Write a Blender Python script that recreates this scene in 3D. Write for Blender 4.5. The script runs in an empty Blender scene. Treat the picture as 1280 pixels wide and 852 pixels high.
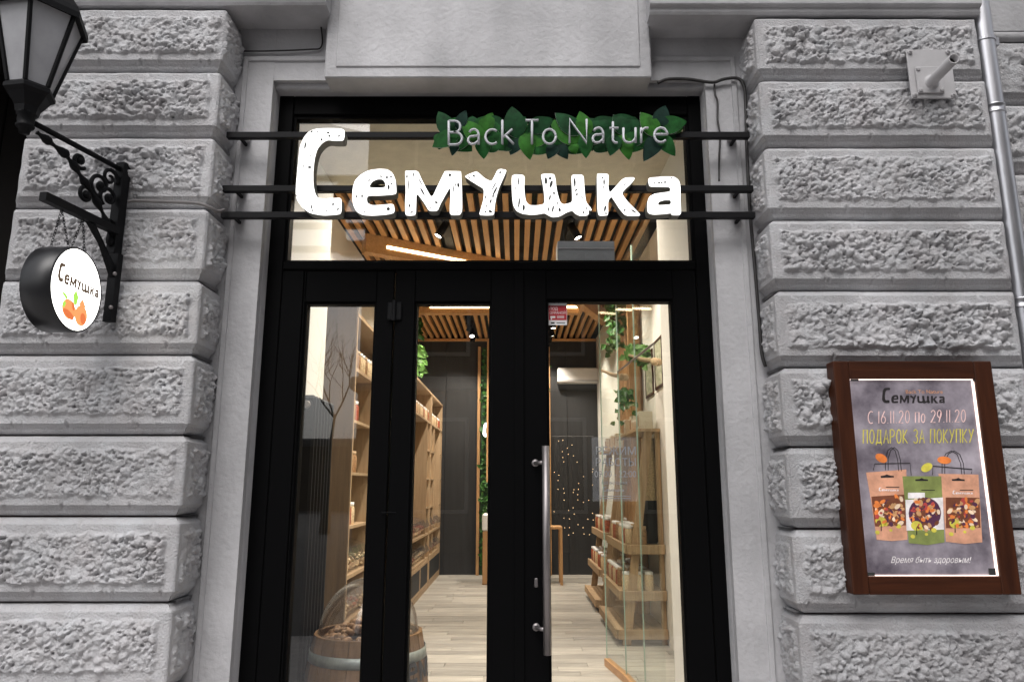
import bpy, math, random
import numpy as np
from mathutils import Vector, Matrix

# ------------------------------------------------------------------ scene, camera, world, sun
scene = bpy.context.scene
COL = scene.collection
R = math.radians
F_PX, D_CAM, H_CAM, PITCH, VPX = 893.0, 3.35, 1.50, 11.4, 645.0     # photo pixels of a 1280 x 852 frame, metres, degrees
cam_data = bpy.data.cameras.new('camera')
cam_data.sensor_width = 36.0
cam_data.lens = F_PX / 1280.0 * 36.0
cam_data.shift_x = -(VPX - 640.0) / 1280.0
cam_data.clip_start, cam_data.clip_end = 0.05, 500.0
cam = bpy.data.objects.new('camera', cam_data)
COL.objects.link(cam)
cam.location = (0, -D_CAM, H_CAM)
cam.rotation_euler = (R(90 + PITCH), 0, 0)
scene.camera = cam

SUN_EL, SUN_AZ = 52.0, 190.0          # overcast: a broad dim sun high behind the photographer
world = bpy.data.worlds.new('World')
scene.world = world
world.use_nodes = True
wn, wl = world.node_tree.nodes, world.node_tree.links
wn.clear()
w_out = wn.new('ShaderNodeOutputWorld')
w_bg = wn.new('ShaderNodeBackground')
w_sky = wn.new('ShaderNodeTexSky')
w_sky.sky_type = 'NISHITA'
w_sky.sun_disc = False
w_sky.sun_elevation = R(SUN_EL)
w_sky.sun_rotation = R(SUN_AZ)
w_sky.air_density, w_sky.dust_density, w_sky.ozone_density = 1.0, 4.0, 1.0
w_hs = wn.new('ShaderNodeHueSaturation')
w_hs.inputs['Saturation'].default_value = 0.19
wl.new(w_sky.outputs[0], w_hs.inputs['Color'])
wl.new(w_hs.outputs[0], w_bg.inputs['Color'])
w_bg.inputs['Strength'].default_value = 0.15
wl.new(w_bg.outputs[0], w_out.inputs['Surface'])

sun_data = bpy.data.lights.new('sun', 'SUN')
sun_data.energy, sun_data.angle, sun_data.color = 1.3, R(50), (1.0, 0.97, 0.95)
sun = bpy.data.objects.new('sun', sun_data)
COL.objects.link(sun)
_d = Vector((math.sin(R(SUN_AZ)) * math.cos(R(SUN_EL)), math.cos(R(SUN_AZ)) * math.cos(R(SUN_EL)), math.sin(R(SUN_EL))))
sun.rotation_euler = (-_d).to_track_quat('-Z', 'Y').to_euler()
sun.location = (0, -5, 12)

scene.view_settings.view_transform = 'Standard'
scene.view_settings.look = 'None'
scene.view_settings.gamma = 1.0
scene.view_settings.exposure = 0.30
scene.render.engine = 'CYCLES'
scene.cycles.use_denoising = True
scene.cycles.transparent_max_bounces = 24
scene.cycles.max_bounces = 8
scene.cycles.sample_clamp_indirect = 4.0
scene.cycles.caustics_reflective = False
scene.cycles.caustics_refractive = False

# ------------------------------------------------------------------ survey helper: photo pixel + depth plane -> metres
_ct, _st = math.cos(R(PITCH)), math.sin(R(PITCH))
def P(px, py, Y):
    u, v = (px - VPX) / F_PX, (426.0 - py) / F_PX
    dy, dz = _ct - v * _st, _st + v * _ct
    t = (Y + D_CAM) / dy
    return Vector((u * t, Y, H_CAM + dz * t))

rng = random.Random(7)

# ------------------------------------------------------------------ materials
def mat(name, color, rough=0.6, metal=0.0, var=0.0, scale=8.0, bump=0.0, bscale=60.0, emit=None, estr=0.0,
        stretch=None, color2=None, objvar=0.0, spec=0.5, detail=4.0, dirt=0.0):
    m = bpy.data.materials.new(name)
    m.use_nodes = True
    nt = m.node_tree
    n, l = nt.nodes, nt.links
    b = n['Principled BSDF']
    b.inputs['Base Color'].default_value = (*color, 1)
    b.inputs['Roughness'].default_value = rough
    b.inputs['Metallic'].default_value = metal
    b.inputs['Specular IOR Level'].default_value = spec
    if emit:
        b.inputs['Emission Color'].default_value = (*(color if emit == 'base' else emit), 1)
        b.inputs['Emission Strength'].default_value = estr
    tc = None
    def coord():
        nonlocal tc
        if tc is None:
            tc = n.new('ShaderNodeTexCoord')
        if stretch:
            mp = n.new('ShaderNodeMapping')
            mp.inputs['Scale'].default_value = stretch
            l.new(tc.outputs['Object'], mp.inputs['Vector'])
            return mp.outputs[0]
        return tc.outputs['Object']
    last = None
    if var or color2:
        tx = n.new('ShaderNodeTexNoise')
        tx.inputs['Scale'].default_value = scale
        tx.inputs['Detail'].default_value = detail
        tx.inputs['Roughness'].default_value = 0.6
        l.new(coord(), tx.inputs['Vector'])
        cr = n.new('ShaderNodeValToRGB')
        c2 = color2 or tuple(min(1, c * (1 + var)) for c in color)
        c1 = color if color2 else tuple(c * (1 - var) for c in color)
        cr.color_ramp.elements[0].position, cr.color_ramp.elements[1].position = 0.3, 0.7
        cr.color_ramp.elements[0].color = (*c1, 1)
        cr.color_ramp.elements[1].color = (*c2, 1)
        l.new(tx.outputs['Fac'], cr.inputs['Fac'])
        last = cr.outputs['Color']
    if objvar:
        oi = n.new('ShaderNodeObjectInfo')
        mr = n.new('ShaderNodeMapRange')
        mr.inputs['To Min'].default_value, mr.inputs['To Max'].default_value = 1 - objvar, 1 + objvar
        l.new(oi.outputs['Random'], mr.inputs['Value'])
        mx = n.new('ShaderNodeVectorMath')
        mx.operation = 'SCALE'
        if last is not None:
            l.new(last, mx.inputs[0])
        else:
            mx.inputs[0].default_value = color
        l.new(mr.outputs[0], mx.inputs['Scale'])
        last = mx.outputs[0]
    if dirt:                                # faint vertical rain streaks, patches and specks of wear
        for sc_, st_, lo, hi, p0, p1 in ((3.0, (1, 1, .22), 1 - dirt, 1 + dirt * .25, .35, .62), (1.3, (1, 1, 1), 1 - dirt * .6, 1.03, .38, .6), (130.0, (1, 1, 1), 1 - dirt * 1.0, 1.0, .28, .35)):
            mp = n.new('ShaderNodeMapping'); mp.inputs['Scale'].default_value = st_
            ge = n.new('ShaderNodeNewGeometry')
            l.new(ge.outputs['Position'], mp.inputs['Vector'])
            tx2 = n.new('ShaderNodeTexNoise'); tx2.inputs['Scale'].default_value = sc_; tx2.inputs['Detail'].default_value = 6
            l.new(mp.outputs[0], tx2.inputs['Vector'])
            mr2 = n.new('ShaderNodeMapRange')
            for k_, v_ in zip(('From Min', 'From Max', 'To Min', 'To Max'), (p0, p1, lo, hi)): mr2.inputs[k_].default_value = v_
            l.new(tx2.outputs['Fac'], mr2.inputs['Value'])
            mx2 = n.new('ShaderNodeVectorMath'); mx2.operation = 'SCALE'
            l.new(last, mx2.inputs[0]); l.new(mr2.outputs[0], mx2.inputs['Scale'])
            last = mx2.outputs[0]
    if last is not None:
        l.new(last, b.inputs['Base Color'])
        if emit == 'base':
            l.new(last, b.inputs['Emission Color'])
    if bump:
        tb = n.new('ShaderNodeTexNoise')
        tb.inputs['Scale'].default_value = bscale
        tb.inputs['Detail'].default_value = 5
        l.new(coord(), tb.inputs['Vector'])
        bp = n.new('ShaderNodeBump')
        bp.inputs['Strength'].default_value = bump
        bp.inputs['Distance'].default_value = 0.01
        l.new(tb.outputs['Fac'], bp.inputs['Height'])
        l.new(bp.outputs[0], b.inputs['Normal'])
    return m

def emitter(name, color, strength):
    m = bpy.data.materials.new(name)
    m.use_nodes = True
    n, l = m.node_tree.nodes, m.node_tree.links
    n.clear()
    o, e = n.new('ShaderNodeOutputMaterial'), n.new('ShaderNodeEmission')
    e.inputs['Color'].default_value = (*color, 1)
    e.inputs['Strength'].default_value = strength
    l.new(e.outputs[0], o.inputs['Surface'])
    return m

def glass(name, tint=(1, 1, 1), ior=1.5, rough=0.0, haze=0.0, haze_col=(0.8, 0.8, 0.8)):
    m = bpy.data.materials.new(name)
    m.use_nodes = True
    n, l = m.node_tree.nodes, m.node_tree.links
    n.clear()
    o = n.new('ShaderNodeOutputMaterial')
    tr, gl, mx = n.new('ShaderNodeBsdfTransparent'), n.new('ShaderNodeBsdfGlossy'), n.new('ShaderNodeMixShader')
    tr.inputs['Color'].default_value = (*tint, 1)
    gl.inputs['Roughness'].default_value = rough
    fr, ge, mi = n.new('ShaderNodeFresnel'), n.new('ShaderNodeNewGeometry'), n.new('ShaderNodeMapRange')
    mi.inputs['To Min'].default_value, mi.inputs['To Max'].default_value = ior, 1.0 / ior
    l.new(ge.outputs['Backfacing'], mi.inputs['Value'])
    l.new(mi.outputs[0], fr.inputs['IOR'])
    l.new(fr.outputs[0], mx.inputs['Fac'])
    l.new(tr.outputs[0], mx.inputs[1])
    l.new(gl.outputs[0], mx.inputs[2])
    last = mx
    if haze:
        df, m2 = n.new('ShaderNodeBsdfDiffuse'), n.new('ShaderNodeMixShader')
        df.inputs['Color'].default_value = (*haze_col, 1)
        m2.inputs['Fac'].default_value = haze
        l.new(mx.outputs[0], m2.inputs[1])
        l.new(df.outputs[0], m2.inputs[2])
        last = m2
    l.new(last.outputs[0], o.inputs['Surface'])
    return m

def wood(name, c1, c2, axis=0, rough=0.5, scale=3.0, objvar=0.12, bump=0.15):
    s = [14.0, 14.0, 14.0]
    s[axis] = 1.0
    return mat(name, c1, rough, color2=c2, scale=scale, stretch=tuple(s), bump=bump, bscale=scale * 3, objvar=objvar, spec=.25)

M = {}
M['plaster'] = mat('painted_plaster', (0.475, 0.47, 0.485), 0.75, var=0.08, scale=5, bump=0.5, bscale=38, objvar=0.04, dirt=.22)
M['plaster_rough'] = mat('painted_rough_plaster', (0.50, 0.505, 0.525), 0.72, color2=(0.44, 0.425, 0.435), scale=7, bump=0.7, bscale=120, objvar=0.05, dirt=.19)
M['joint'] = mat('old_joint', (0.13, 0.085, 0.08), 0.9, var=0.3, scale=20)
M['black_metal'] = mat('black_powder_coat', (0.007, 0.007, 0.008), 0.5, bump=0.05, bscale=200, spec=.12)
M['black_frame'] = mat('black_door_frame', (0.0035, 0.0035, 0.0038), 0.5, spec=0.03)
M['steel'] = mat('brushed_steel', (0.26, 0.24, 0.24), 0.42, 0.85)
M['galv'] = mat('galvanised_pipe', (0.50, 0.50, 0.53), 0.33, 0.9, var=0.12, scale=12, stretch=(3, 3, 0.4))
M['plate'] = mat('grey_painted_steel', (0.42, 0.41, 0.42), 0.6, var=0.06, scale=20)
M['dark'] = mat('passage_shade_black', (0.006, 0.005, 0.0045), 0.8, spec=.1)  # near-black colour stands in for the deep shade of the passage
M['glass'] = glass('window_glass', ior=1.70)
M['glass_green'] = glass('glass_partition', (0.965, 0.985, 0.97), ior=1.10, haze=0.004, haze_col=(0.75, 0.85, 0.78))
M['glass_edge'] = mat('glass_edge', (0.36, 0.47, 0.41), 0.2)
M['sign_white'] = emitter('lit_letter_face', (1.0, 0.99, 0.97), 1.7)
M['sign_side'] = mat('letter_side', (0.16, 0.16, 0.145), 0.55)
M['ink'] = mat('dark_ink', (0.03, 0.03, 0.03), 0.7)
M['grey_letter'] = mat('pale_grey_letter', (0.56, 0.57, 0.60), 0.6, spec=.2)
M['leaf_dark'] = mat('leaf_navy', (0.006,0.024,0.017), 0.7, spec=.12, var=0.4, scale=30)
M['leaf_deep'] = mat('leaf_deep', (0.007,0.045,0.014), 0.7, spec=.12, var=0.45, scale=25)
M['leaf_mid'] = mat('leaf_mid', (0.012,0.075,0.016), 0.7, spec=.12, var=0.4, scale=25)
M['leaf_bright'] = mat('leaf_bright', (0.026,0.115,0.014), 0.7, spec=.12, var=0.4, scale=25)
M['leaf_edge'] = mat('leaf_edge', (0.55, 0.58, 0.55), 0.6)
M['interior_white'] = mat('interior_white_wall', (0.74, 0.73, 0.68), 0.8, var=0.03, scale=6, bump=0.1)
M['beige'] = mat('beige_soffit', (0.60, 0.55, 0.44), 0.85, var=0.08, scale=14, bump=0.3, bscale=90)
M['charcoal'] = mat('charcoal_panel', (0.015, 0.016, 0.018), 0.65, var=0.3, scale=2.0, stretch=(8, 8, 0.6))
M['charcoal2'] = mat('charcoal_ceiling', (0.020, 0.021, 0.022), 0.9)
M['wood_slat'] = wood('oak_slat', (0.42, 0.22, 0.085), (0.56, 0.32, 0.14), 1)
M['wood_slat_v'] = wood('oak_slat_upright', (0.40, 0.22, 0.10), (0.54, 0.32, 0.15), 2)
M['wood_shelf'] = wood('light_oak_shelving', (0.36, 0.25, 0.15), (0.48, 0.35, 0.22), 2)
M['wood_dark'] = wood('brown_wood_end', (0.05, 0.032, 0.018), (0.075, 0.048, 0.027), 2)
M['wood_old'] = wood('rustic_wood', (0.30, 0.20, 0.115), (0.46, 0.33, 0.20), 2, rough=0.7, bump=0.3)
M['wood_barrel'] = wood('barrel_oak', (0.15, 0.08, 0.030), (0.24, 0.135, 0.06), 2, objvar=0.18)
M['wood_frame'] = wood('dark_red_brown_stain', (0.030, 0.0075, 0.0025), (0.064, 0.018, 0.006), 2, rough=0.5, scale=2.2, objvar=0.1)
M['wood_frame_h'] = wood('dark_red_brown_stain_cross', (0.030, 0.0075, 0.0025), (0.064, 0.018, 0.006), 0, rough=0.5, scale=2.2, objvar=0.1)
M['plank'] = wood('pale_floor_plank', (0.235, 0.22, 0.195), (0.50, 0.475, 0.425), 0, rough=0.45, scale=2.5, objvar=0.22, bump=0.1)
M['led'] = emitter('warm_led', (1.0, 0.80, 0.50), 9.0)
M['led_pink'] = emitter('lightbox_led', (1.0, 0.76, 0.66), 2.4)
M['lamp_disc'] = emitter('lit_spot_lens', (1.0, 0.95, 0.86), 14.0)
M['fairy'] = emitter('fairy_light', (1.0, 0.66, 0.34), 3.5)
M['neon'] = emitter('white_neon', (1, 1, 1), 3.0)
M['radiator'] = mat('black_radiator', (0.008, 0.008, 0.009), 0.5, spec=.15)
M['ac'] = mat('white_plastic', (0.75, 0.75, 0.74), 0.4)
M['ivy'] = mat('ivy_leaf', (0.035, 0.13, 0.02), 0.5, var=0.5, scale=14)
M['ivy_pale'] = mat('ivy_leaf_pale', (0.12, 0.26, 0.06), 0.5, var=0.5, scale=14)
M['moss'] = mat('green_wall_leaf', (0.012, 0.055, 0.012), 0.6, var=0.6, scale=10)
M['asphalt'] = mat('asphalt', (0.05, 0.05, 0.052), 0.9, var=0.3, scale=60, bump=0.4, bscale=200)
M['paving'] = mat('paving', (0.40, 0.385, 0.38), 0.85, var=0.2, scale=10, bump=0.3, bscale=80)
M['nut'] = mat('nut_shell', (0.30, 0.17, 0.08), 0.6, var=0.45, scale=60)
M['nut_pale'] = mat('pale_nuts', (0.62, 0.48, 0.30), 0.6, var=0.4, scale=70)
M['nut_red'] = mat('dried_fruit', (0.35, 0.08, 0.04), 0.5, var=0.6, scale=60)
M['clear_plastic'] = glass('clear_acrylic', (0.97, 0.97, 0.97), 1.45, haze=0.02)
M['paper'] = mat('white_paper', (0.78, 0.78, 0.78), 0.7)
M['red_print'] = mat('red_print', (0.42, 0.02, 0.03), 0.5)
M['frosted'] = glass('frosted_film', (1, 1, 1), 1.2, haze=0.08, haze_col=(0.5, 0.52, 0.55))
M['facade_far'] = mat('opposite_plaster', (0.09, 0.08, 0.07), 0.85, var=0.15, scale=1.5)
M['facade_pale'] = mat('opposite_pale_trim', (0.45, 0.43, 0.40), 0.85, var=0.1, scale=2)
M['roof'] = mat('roof_tin', (0.10, 0.10, 0.11), 0.6)
M['bark'] = mat('bark', (0.05, 0.042, 0.035), 0.9, var=0.3, scale=20)
M['cable'] = mat('black_cable', (0.02, 0.018, 0.018), 0.55)
M['cable_grey'] = mat('painted_cable', (0.15, 0.14, 0.14), 0.6)

# ------------------------------------------------------------------ objects
def root_of(o):
    while o.parent is not None:
        o = o.parent
    return o

def tag(o, label=None, cat=None, group=None, kind=None):
    if label: o['label'] = label
    if cat: o['category'] = cat
    if group: o['group'] = group
    if kind: o['kind'] = kind
    return o

def thing(name, label, cat, loc, group=None):
    o = bpy.data.objects.new(name, None)
    COL.objects.link(o)
    o.location = loc
    o.empty_display_size = 0.05
    return tag(o, label, cat, group)

class MB:
    """collects shapes in world metres; build() links them as ONE mesh object"""
    def __init__(s):
        s.v, s.f = [], []
    def add(s, vs, fs):
        k = len(s.v)
        s.v += [tuple(v) for v in vs]
        s.f += [tuple(i + k for i in f) for f in fs]
        return s
    def box(s, x0, x1, y0, y1, z0, z1, bev=0.0):
        if x0 > x1: x0, x1 = x1, x0
        if y0 > y1: y0, y1 = y1, y0
        if z0 > z1: z0, z1 = z1, z0
        b = min(bev, (x1 - x0) * .45, (y1 - y0) * .45, (z1 - z0) * .45)
        if b <= 0:
            vs = [(x, y, z) for z in (z0, z1) for y in (y0, y1) for x in (x0, x1)]
            return s.add(vs, [(0, 2, 3, 1), (4, 5, 7, 6), (0, 1, 5, 4), (2, 6, 7, 3), (0, 4, 6, 2), (1, 3, 7, 5)])
        X, Y, Z = (x0, x1), (y0, y1), (z0, z1)
        vs, idx = [], {}
        for i in (0, 1):
            for j in (0, 1):
                for k in (0, 1):
                    sx, sy, sz = (b if i == 0 else -b), (b if j == 0 else -b), (b if k == 0 else -b)
                    idx[i, j, k, 'x'] = len(vs); vs.append((X[i], Y[j] + sy, Z[k] + sz))
                    idx[i, j, k, 'y'] = len(vs); vs.append((X[i] + sx, Y[j], Z[k] + sz))
                    idx[i, j, k, 'z'] = len(vs); vs.append((X[i] + sx, Y[j] + sy, Z[k]))
        q = []
        g = idx.__getitem__
        for i in (0, 1):
            c = [(0, 0), (0, 1), (1, 1), (1, 0)]
            fx = [g((i, a, c_, 'x')) for a, c_ in c]
            fy = [g((a, i, c_, 'y')) for a, c_ in c]
            fz = [g((a, c_, i, 'z')) for a, c_ in c]
            q += [tuple(fx if i == 0 else fx[::-1])[::-1], tuple(fy if i else fy[::-1])[::-1], tuple(fz if i == 0 else fz[::-1])[::-1]]
        for a in (0, 1):
            for b_ in (0, 1):
                q.append((g((a, b_, 0, 'x')), g((a, b_, 1, 'x')), g((a, b_, 1, 'y')), g((a, b_, 0, 'y'))))
                q.append((g((a, 0, b_, 'x')), g((a, 1, b_, 'x')), g((a, 1, b_, 'z')), g((a, 0, b_, 'z'))))
                q.append((g((0, a, b_, 'y')), g((1, a, b_, 'y')), g((1, a, b_, 'z')), g((0, a, b_, 'z'))))
        for i in (0, 1):
            for j in (0, 1):
                for k in (0, 1):
                    q.append((g((i, j, k, 'x')), g((i, j, k, 'y')), g((i, j, k, 'z'))))
        return s.add(vs, q)
    def tube(s, pts, r, n=8, flat=1.0, caps=True):
        pts = [Vector(p) for p in pts]
        m = len(pts)
        rs = r if isinstance(r, (list, tuple)) else [r] * m
        vs, fs = [], []
        up = None
        for i, p in enumerate(pts):
            t = (pts[min(i + 1, m - 1)] - pts[max(i - 1, 0)])
            t = t.normalized() if t.length > 1e-9 else Vector((0, 0, 1))
            if up is None:
                a = Vector((0, 1, 0)) if abs(t.y) < 0.9 else Vector((0, 0, 1))
            else:
                a = up
            b = t.cross(a)
            b = b.normalized() if b.length > 1e-6 else t.orthogonal().normalized()
            a = b.cross(t).normalized()
            up = a
            k = 1.0
            if 0 < i < m - 1:
                t1, t2 = (pts[i] - pts[i - 1]), (pts[i + 1] - pts[i])
                if t1.length > 1e-9 and t2.length > 1e-9:
                    k = min(1.6, 1.0 / max(0.5, math.cos(t1.angle(t2) / 2)))
            for j in range(n):
                w = 2 * math.pi * j / n
                vs.append(p + b * (rs[i] * k * math.cos(w)) + a * (rs[i] * flat * math.sin(w)))
        for i in range(m - 1):
            for j in range(n):
                j2 = (j + 1) % n
                fs.append((i * n + j, i * n + j2, (i + 1) * n + j2, (i + 1) * n + j))
        if caps:
            fs += [tuple(range(n))[::-1], tuple((m - 1) * n + j for j in range(n))]
        return s.add(vs, fs)
    def lathe(s, c, prof, n=24, M3=None, arc=(0, 360)):
        """prof: (radius, height) list about +Z at c (M3 turns the axis)"""
        full = abs(arc[1] - arc[0]) >= 359.9
        k = n if full else n + 1
        vs, fs = [], []
        for (r, h) in prof:
            for j in range(k):
                w = R(arc[0]) + R(arc[1] - arc[0]) * j / n
                q = Vector((r * math.cos(w), r * math.sin(w), h))
                vs.append(Vector(c) + (M3 @ q if M3 else q))
        for i in range(len(prof) - 1):
            for j in range(n):
                j2 = (j + 1) % k
                fs.append((i * k + j, i * k + j2, (i + 1) * k + j2, (i + 1) * k + j))
        return s.add(vs, fs)
    def ball(s, c, r, n=6, sz=(1, 1, 1)):
        prof = [(max(1e-4, r * math.sin(math.pi * i / n)), -r * math.cos(math.pi * i / n)) for i in range(n + 1)]
        vs, fs, k = [], [], n + 2
        for (a, h) in prof:
            for j in range(k):
                w = 2 * math.pi * j / k
                vs.append((c[0] + a * math.cos(w) * sz[0], c[1] + a * math.sin(w) * sz[1], c[2] + h * sz[2]))
        for i in range(n):
            for j in range(k):
                fs.append((i * k + j, i * k + (j + 1) % k, (i + 1) * k + (j + 1) % k, (i + 1) * k + j))
        return s.add(vs, fs)
    def rot(s, ang, c):
        ca, sa = math.cos(ang), math.sin(ang)
        s.v = [(c[0] + (x - c[0]) * ca - (y - c[1]) * sa, c[1] + (x - c[0]) * sa + (y - c[1]) * ca, z) for x, y, z in s.v]
        return s
    def build(s, name, m, parent=None, smooth=False):
        o0 = Vector((0, 0, 0))
        if parent is not None:
            o0 = root_of(parent).location
        me = bpy.data.meshes.new(name)
        me.from_pydata([(x - o0[0], y - o0[1], z - o0[2]) for x, y, z in s.v], [], s.f)
        me.materials.append(m)
        if smooth:
            me.polygons.foreach_set('use_smooth', [True] * len(me.polygons))
        me.update()
        o = bpy.data.objects.new(name, me)
        COL.objects.link(o)
        if parent is not None:
            o.parent = parent
        return o

def poly_prism(outline, holes, y0, y1, name, m_front, m_side, parent):
    """a flat shape given by outline (x, z) with holes, front at y0, back at y1 (> y0): one mesh, two materials"""
    from mathutils.geometry import tessellate_polygon
    loops = [[Vector((x, 0, z)) for x, z in outline]] + [[Vector((x, 0, z)) for x, z in h] for h in holes]
    flat = [v for lp in loops for v in lp]
    tris = tessellate_polygon(loops)
    o0 = root_of(parent).location if parent is not None else Vector((0, 0, 0))
    n = len(flat)
    vs = [(v.x - o0.x, y0 - o0.y, v.z - o0.z) for v in flat] + [(v.x - o0.x, y1 - o0.y, v.z - o0.z) for v in flat]
    fs, mi = [], []
    for t in tris:
        a, b, c = t
        nrm = (flat[b] - flat[a]).cross(flat[c] - flat[a])
        if nrm.y > 0: a, b, c = c, b, a
        fs.append((a, b, c)); mi.append(0)
        fs.append((c + n, b + n, a + n)); mi.append(1)
    k = 0
    for lp in loops:
        m_ = len(lp)
        for i in range(m_):
            j = (i + 1) % m_
            fs.append((k + i, k + j, k + j + n, k + i + n)); mi.append(1)
        k += m_
    me = bpy.data.meshes.new(name)
    me.from_pydata(vs, [], fs)
    me.materials.append(m_front); me.materials.append(m_side)
    me.polygons.foreach_set('material_index', mi)
    me.update()
    o = bpy.data.objects.new(name, me)
    COL.objects.link(o)
    if parent is not None: o.parent = parent
    return o

def smooth_loop(pts, n=2):
    """Chaikin corner cutting, keeps the hand-drawn look"""
    for _ in range(n):
        q = []
        for i in range(len(pts)):
            a, b = pts[i], pts[(i + 1) % len(pts)]
            q.append((a[0] * .82 + b[0] * .18, a[1] * .82 + b[1] * .18))
            q.append((a[0] * .18 + b[0] * .82, a[1] * .18 + b[1] * .82))
        pts = q
    return pts

def text_mesh(name, body, m, parent, size, origin, xdir=(1, 0, 0), zdir=(0, 0, 1), align='LEFT', width=None, shear=0.0, extrude=0.0, spacing=1.0):
    """flat print from Blender's built-in font, laid at origin along xdir"""
    cu = bpy.data.curves.new(name, 'FONT')
    cu.body, cu.size, cu.align_x, cu.shear, cu.extrude, cu.resolution_u = body, size, align, shear, extrude, 3
    cu.space_character = spacing
    tmp = bpy.data.objects.new(name, cu)
    COL.objects.link(tmp)
    dg = bpy.context.evaluated_depsgraph_get()
    me = bpy.data.meshes.new_from_object(tmp.evaluated_get(dg))
    bpy.data.objects.remove(tmp)
    me.name = name
    xs = [v.co.x for v in me.vertices]
    k = 1.0
    if width and xs:
        k = width / max(1e-6, max(xs) - min(xs))
    o0 = root_of(parent).location if parent is not None else Vector((0, 0, 0))
    X, Z, O = Vector(xdir).normalized(), Vector(zdir).normalized(), Vector(origin)
    N = X.cross(Z)
    for v in me.vertices:
        v.co = O + X * (v.co.x * k) + Z * v.co.y + N * (-v.co.z) - o0
    me.materials.clear(); me.materials.append(m)
    o = bpy.data.objects.new(name, me)
    COL.objects.link(o)
    if parent is not None: o.parent = parent
    return o

def structure(o):
    o['kind'] = 'structure'
    return o

# ------------------------------------------------------------------ ground
YF = -0.30                               # face of the rusticated pilasters
structure(MB().box(-60, 60, -4.2, -0.02, -0.30, -0.02).build('pavement', M['paving']))
structure(MB().box(-60, 60, -80, -4.35, -0.40, -0.14).build('road', M['asphalt']))
k = thing('kerb', 'grey stone kerb along the pavement edge', 'kerb', (0, -4.275, -0.14)); k['kind'] = 'structure'
for i in range(-20, 20):
    MB().box(i * 1.0 + .003, i * 1.0 + .997, -4.349, -4.201, -0.30, -0.012, 0.012).build('kerb_stone', M['paving'], k)

# ------------------------------------------------------------------ rusticated stonework
def relief(X, Z, seed):
    """popcorn-like lumps: union of random domes, two sizes"""
    r = np.random.RandomState(seed)
    size, big = r.uniform(.80, 1.15), r.uniform(.72, 1.02)
    wx = X + 0.003 * np.sin(Z * 90 + seed) + 0.002 * np.sin(X * 170 + Z * 60)
    wz = Z + 0.003 * np.sin(X * 80 + seed * 2) + 0.002 * np.sin(Z * 150 - X * 70)
    H = np.zeros_like(X)
    first_ = True
    for cell, rad, amp in ((0.0245, 0.0195, 1.0), (0.0125, 0.0100, 0.9)):
        cell, rad = cell * size, rad * size
        nx = int((X.max() - X.min()) / cell) + 5
        nz = int((Z.max() - Z.min()) / cell) + 5
        jx, jz = r.rand(nx, nz), r.rand(nx, nz)
        rr = rad * (0.55 + 0.6 * r.rand(nx, nz))
        hh = 0.25 + 1.0 * r.rand(nx, nz) ** 1.3
        hh[r.rand(nx, nz) < 0.20] = 0.0
        gx = (wx - X.min()) / cell + 2
        gz = (wz - Z.min()) / cell + 2
        ix, iz = np.floor(gx).astype(int), np.floor(gz).astype(int)
        best = np.zeros_like(X)
        for dx in (-1, 0, 1):
            for dz in (-1, 0, 1):
                a, b = np.clip(ix + dx, 0, nx - 1), np.clip(iz + dz, 0, nz - 1)
                ex, ez = (gx - a - jx[a, b]) * cell, (gz - b - jz[a, b]) * cell
                d2 = ex * ex + ez * ez
                R2 = rr[a, b]
                q = np.sqrt(np.clip(1 - d2 / (R2 * R2), 0, 1)) * hh[a, b] * rad * big
                best = np.maximum(best, q)
        H = best * amp if first_ else np.maximum(H, best * amp) + 0.45 * best
        first_ = False
    n = np.zeros_like(X)
    for k_ in range(7):
        a, b, c = r.randn() * 16, r.randn() * 22, r.rand() * 6.28
        n += np.sin(X * a + Z * b + c)
    # small dark pits between the lumps
    pc = 0.032
    px_, pz_ = r.rand(400, 400), r.rand(400, 400)
    on = r.rand(400, 400) < 0.42
    gx, gz = (wx - X.min()) / pc + 2, (wz - Z.min()) / pc + 2
    ix, iz = np.floor(gx).astype(int), np.floor(gz).astype(int)
    for dx in (-1, 0, 1):
        for dz in (-1, 0, 1):
            a, b = np.clip(ix + dx, 0, 399), np.clip(iz + dz, 0, 399)
            d = np.hypot((gx - a - px_[a, b]) * pc, ((gz - b - pz_[a, b]) * pc) * 1.3)
            H = H - on[a, b] * 0.016 * np.clip(1.15 - d / 0.0075, 0, 1)
    return H * np.clip(1.0 + 0.16 * n, 0.25, 1.7)

PROF_BOT = [(0.0, 0.062), (0.003, 0.036), (0.008, 0.028), (0.018, 0.023), (0.026, 0.020), (0.028, 0.016), (0.040, 0.005), (0.0415, 0.0045), (0.043, 0.0)]
PROF_TOP = [(0.0, 0.062), (0.002, 0.030), (0.010, 0.020), (0.024, 0.003), (0.026, 0.0)]
def edge_profile(t, span, full=True):
    """how far a point at distance t from the lower edge of a course lies behind the face"""
    zb, yb = zip(*PROF_BOT)
    zt, yt = zip(*PROF_TOP)
    return np.maximum(np.interp(t, zb, yb), np.interp(span - t, zt, yt))

def axis_samples(lo, hi, step, marks_lo, marks_hi):
    a = np.arange(lo + marks_lo[-1] + step, hi - marks_hi[-1] - step * .5, step)
    return np.concatenate([[lo + q for q in marks_lo], a, [hi - q for q in marks_hi][::-1]])

def sheet(A, B, H_out, fn):
    """quads over the grid; fn(a, b, h) -> xyz arrays"""
    na, nb = A.shape
    x, y, z = fn(A, B, H_out)
    v = np.stack([x, y, z], -1).reshape(-1, 3)
    i = np.arange(na * nb).reshape(na, nb)
    f = np.stack([i[:-1, :-1], i[1:, :-1], i[1:, 1:], i[:-1, 1:]], -1).reshape(-1, 4)
    return v, f

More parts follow.
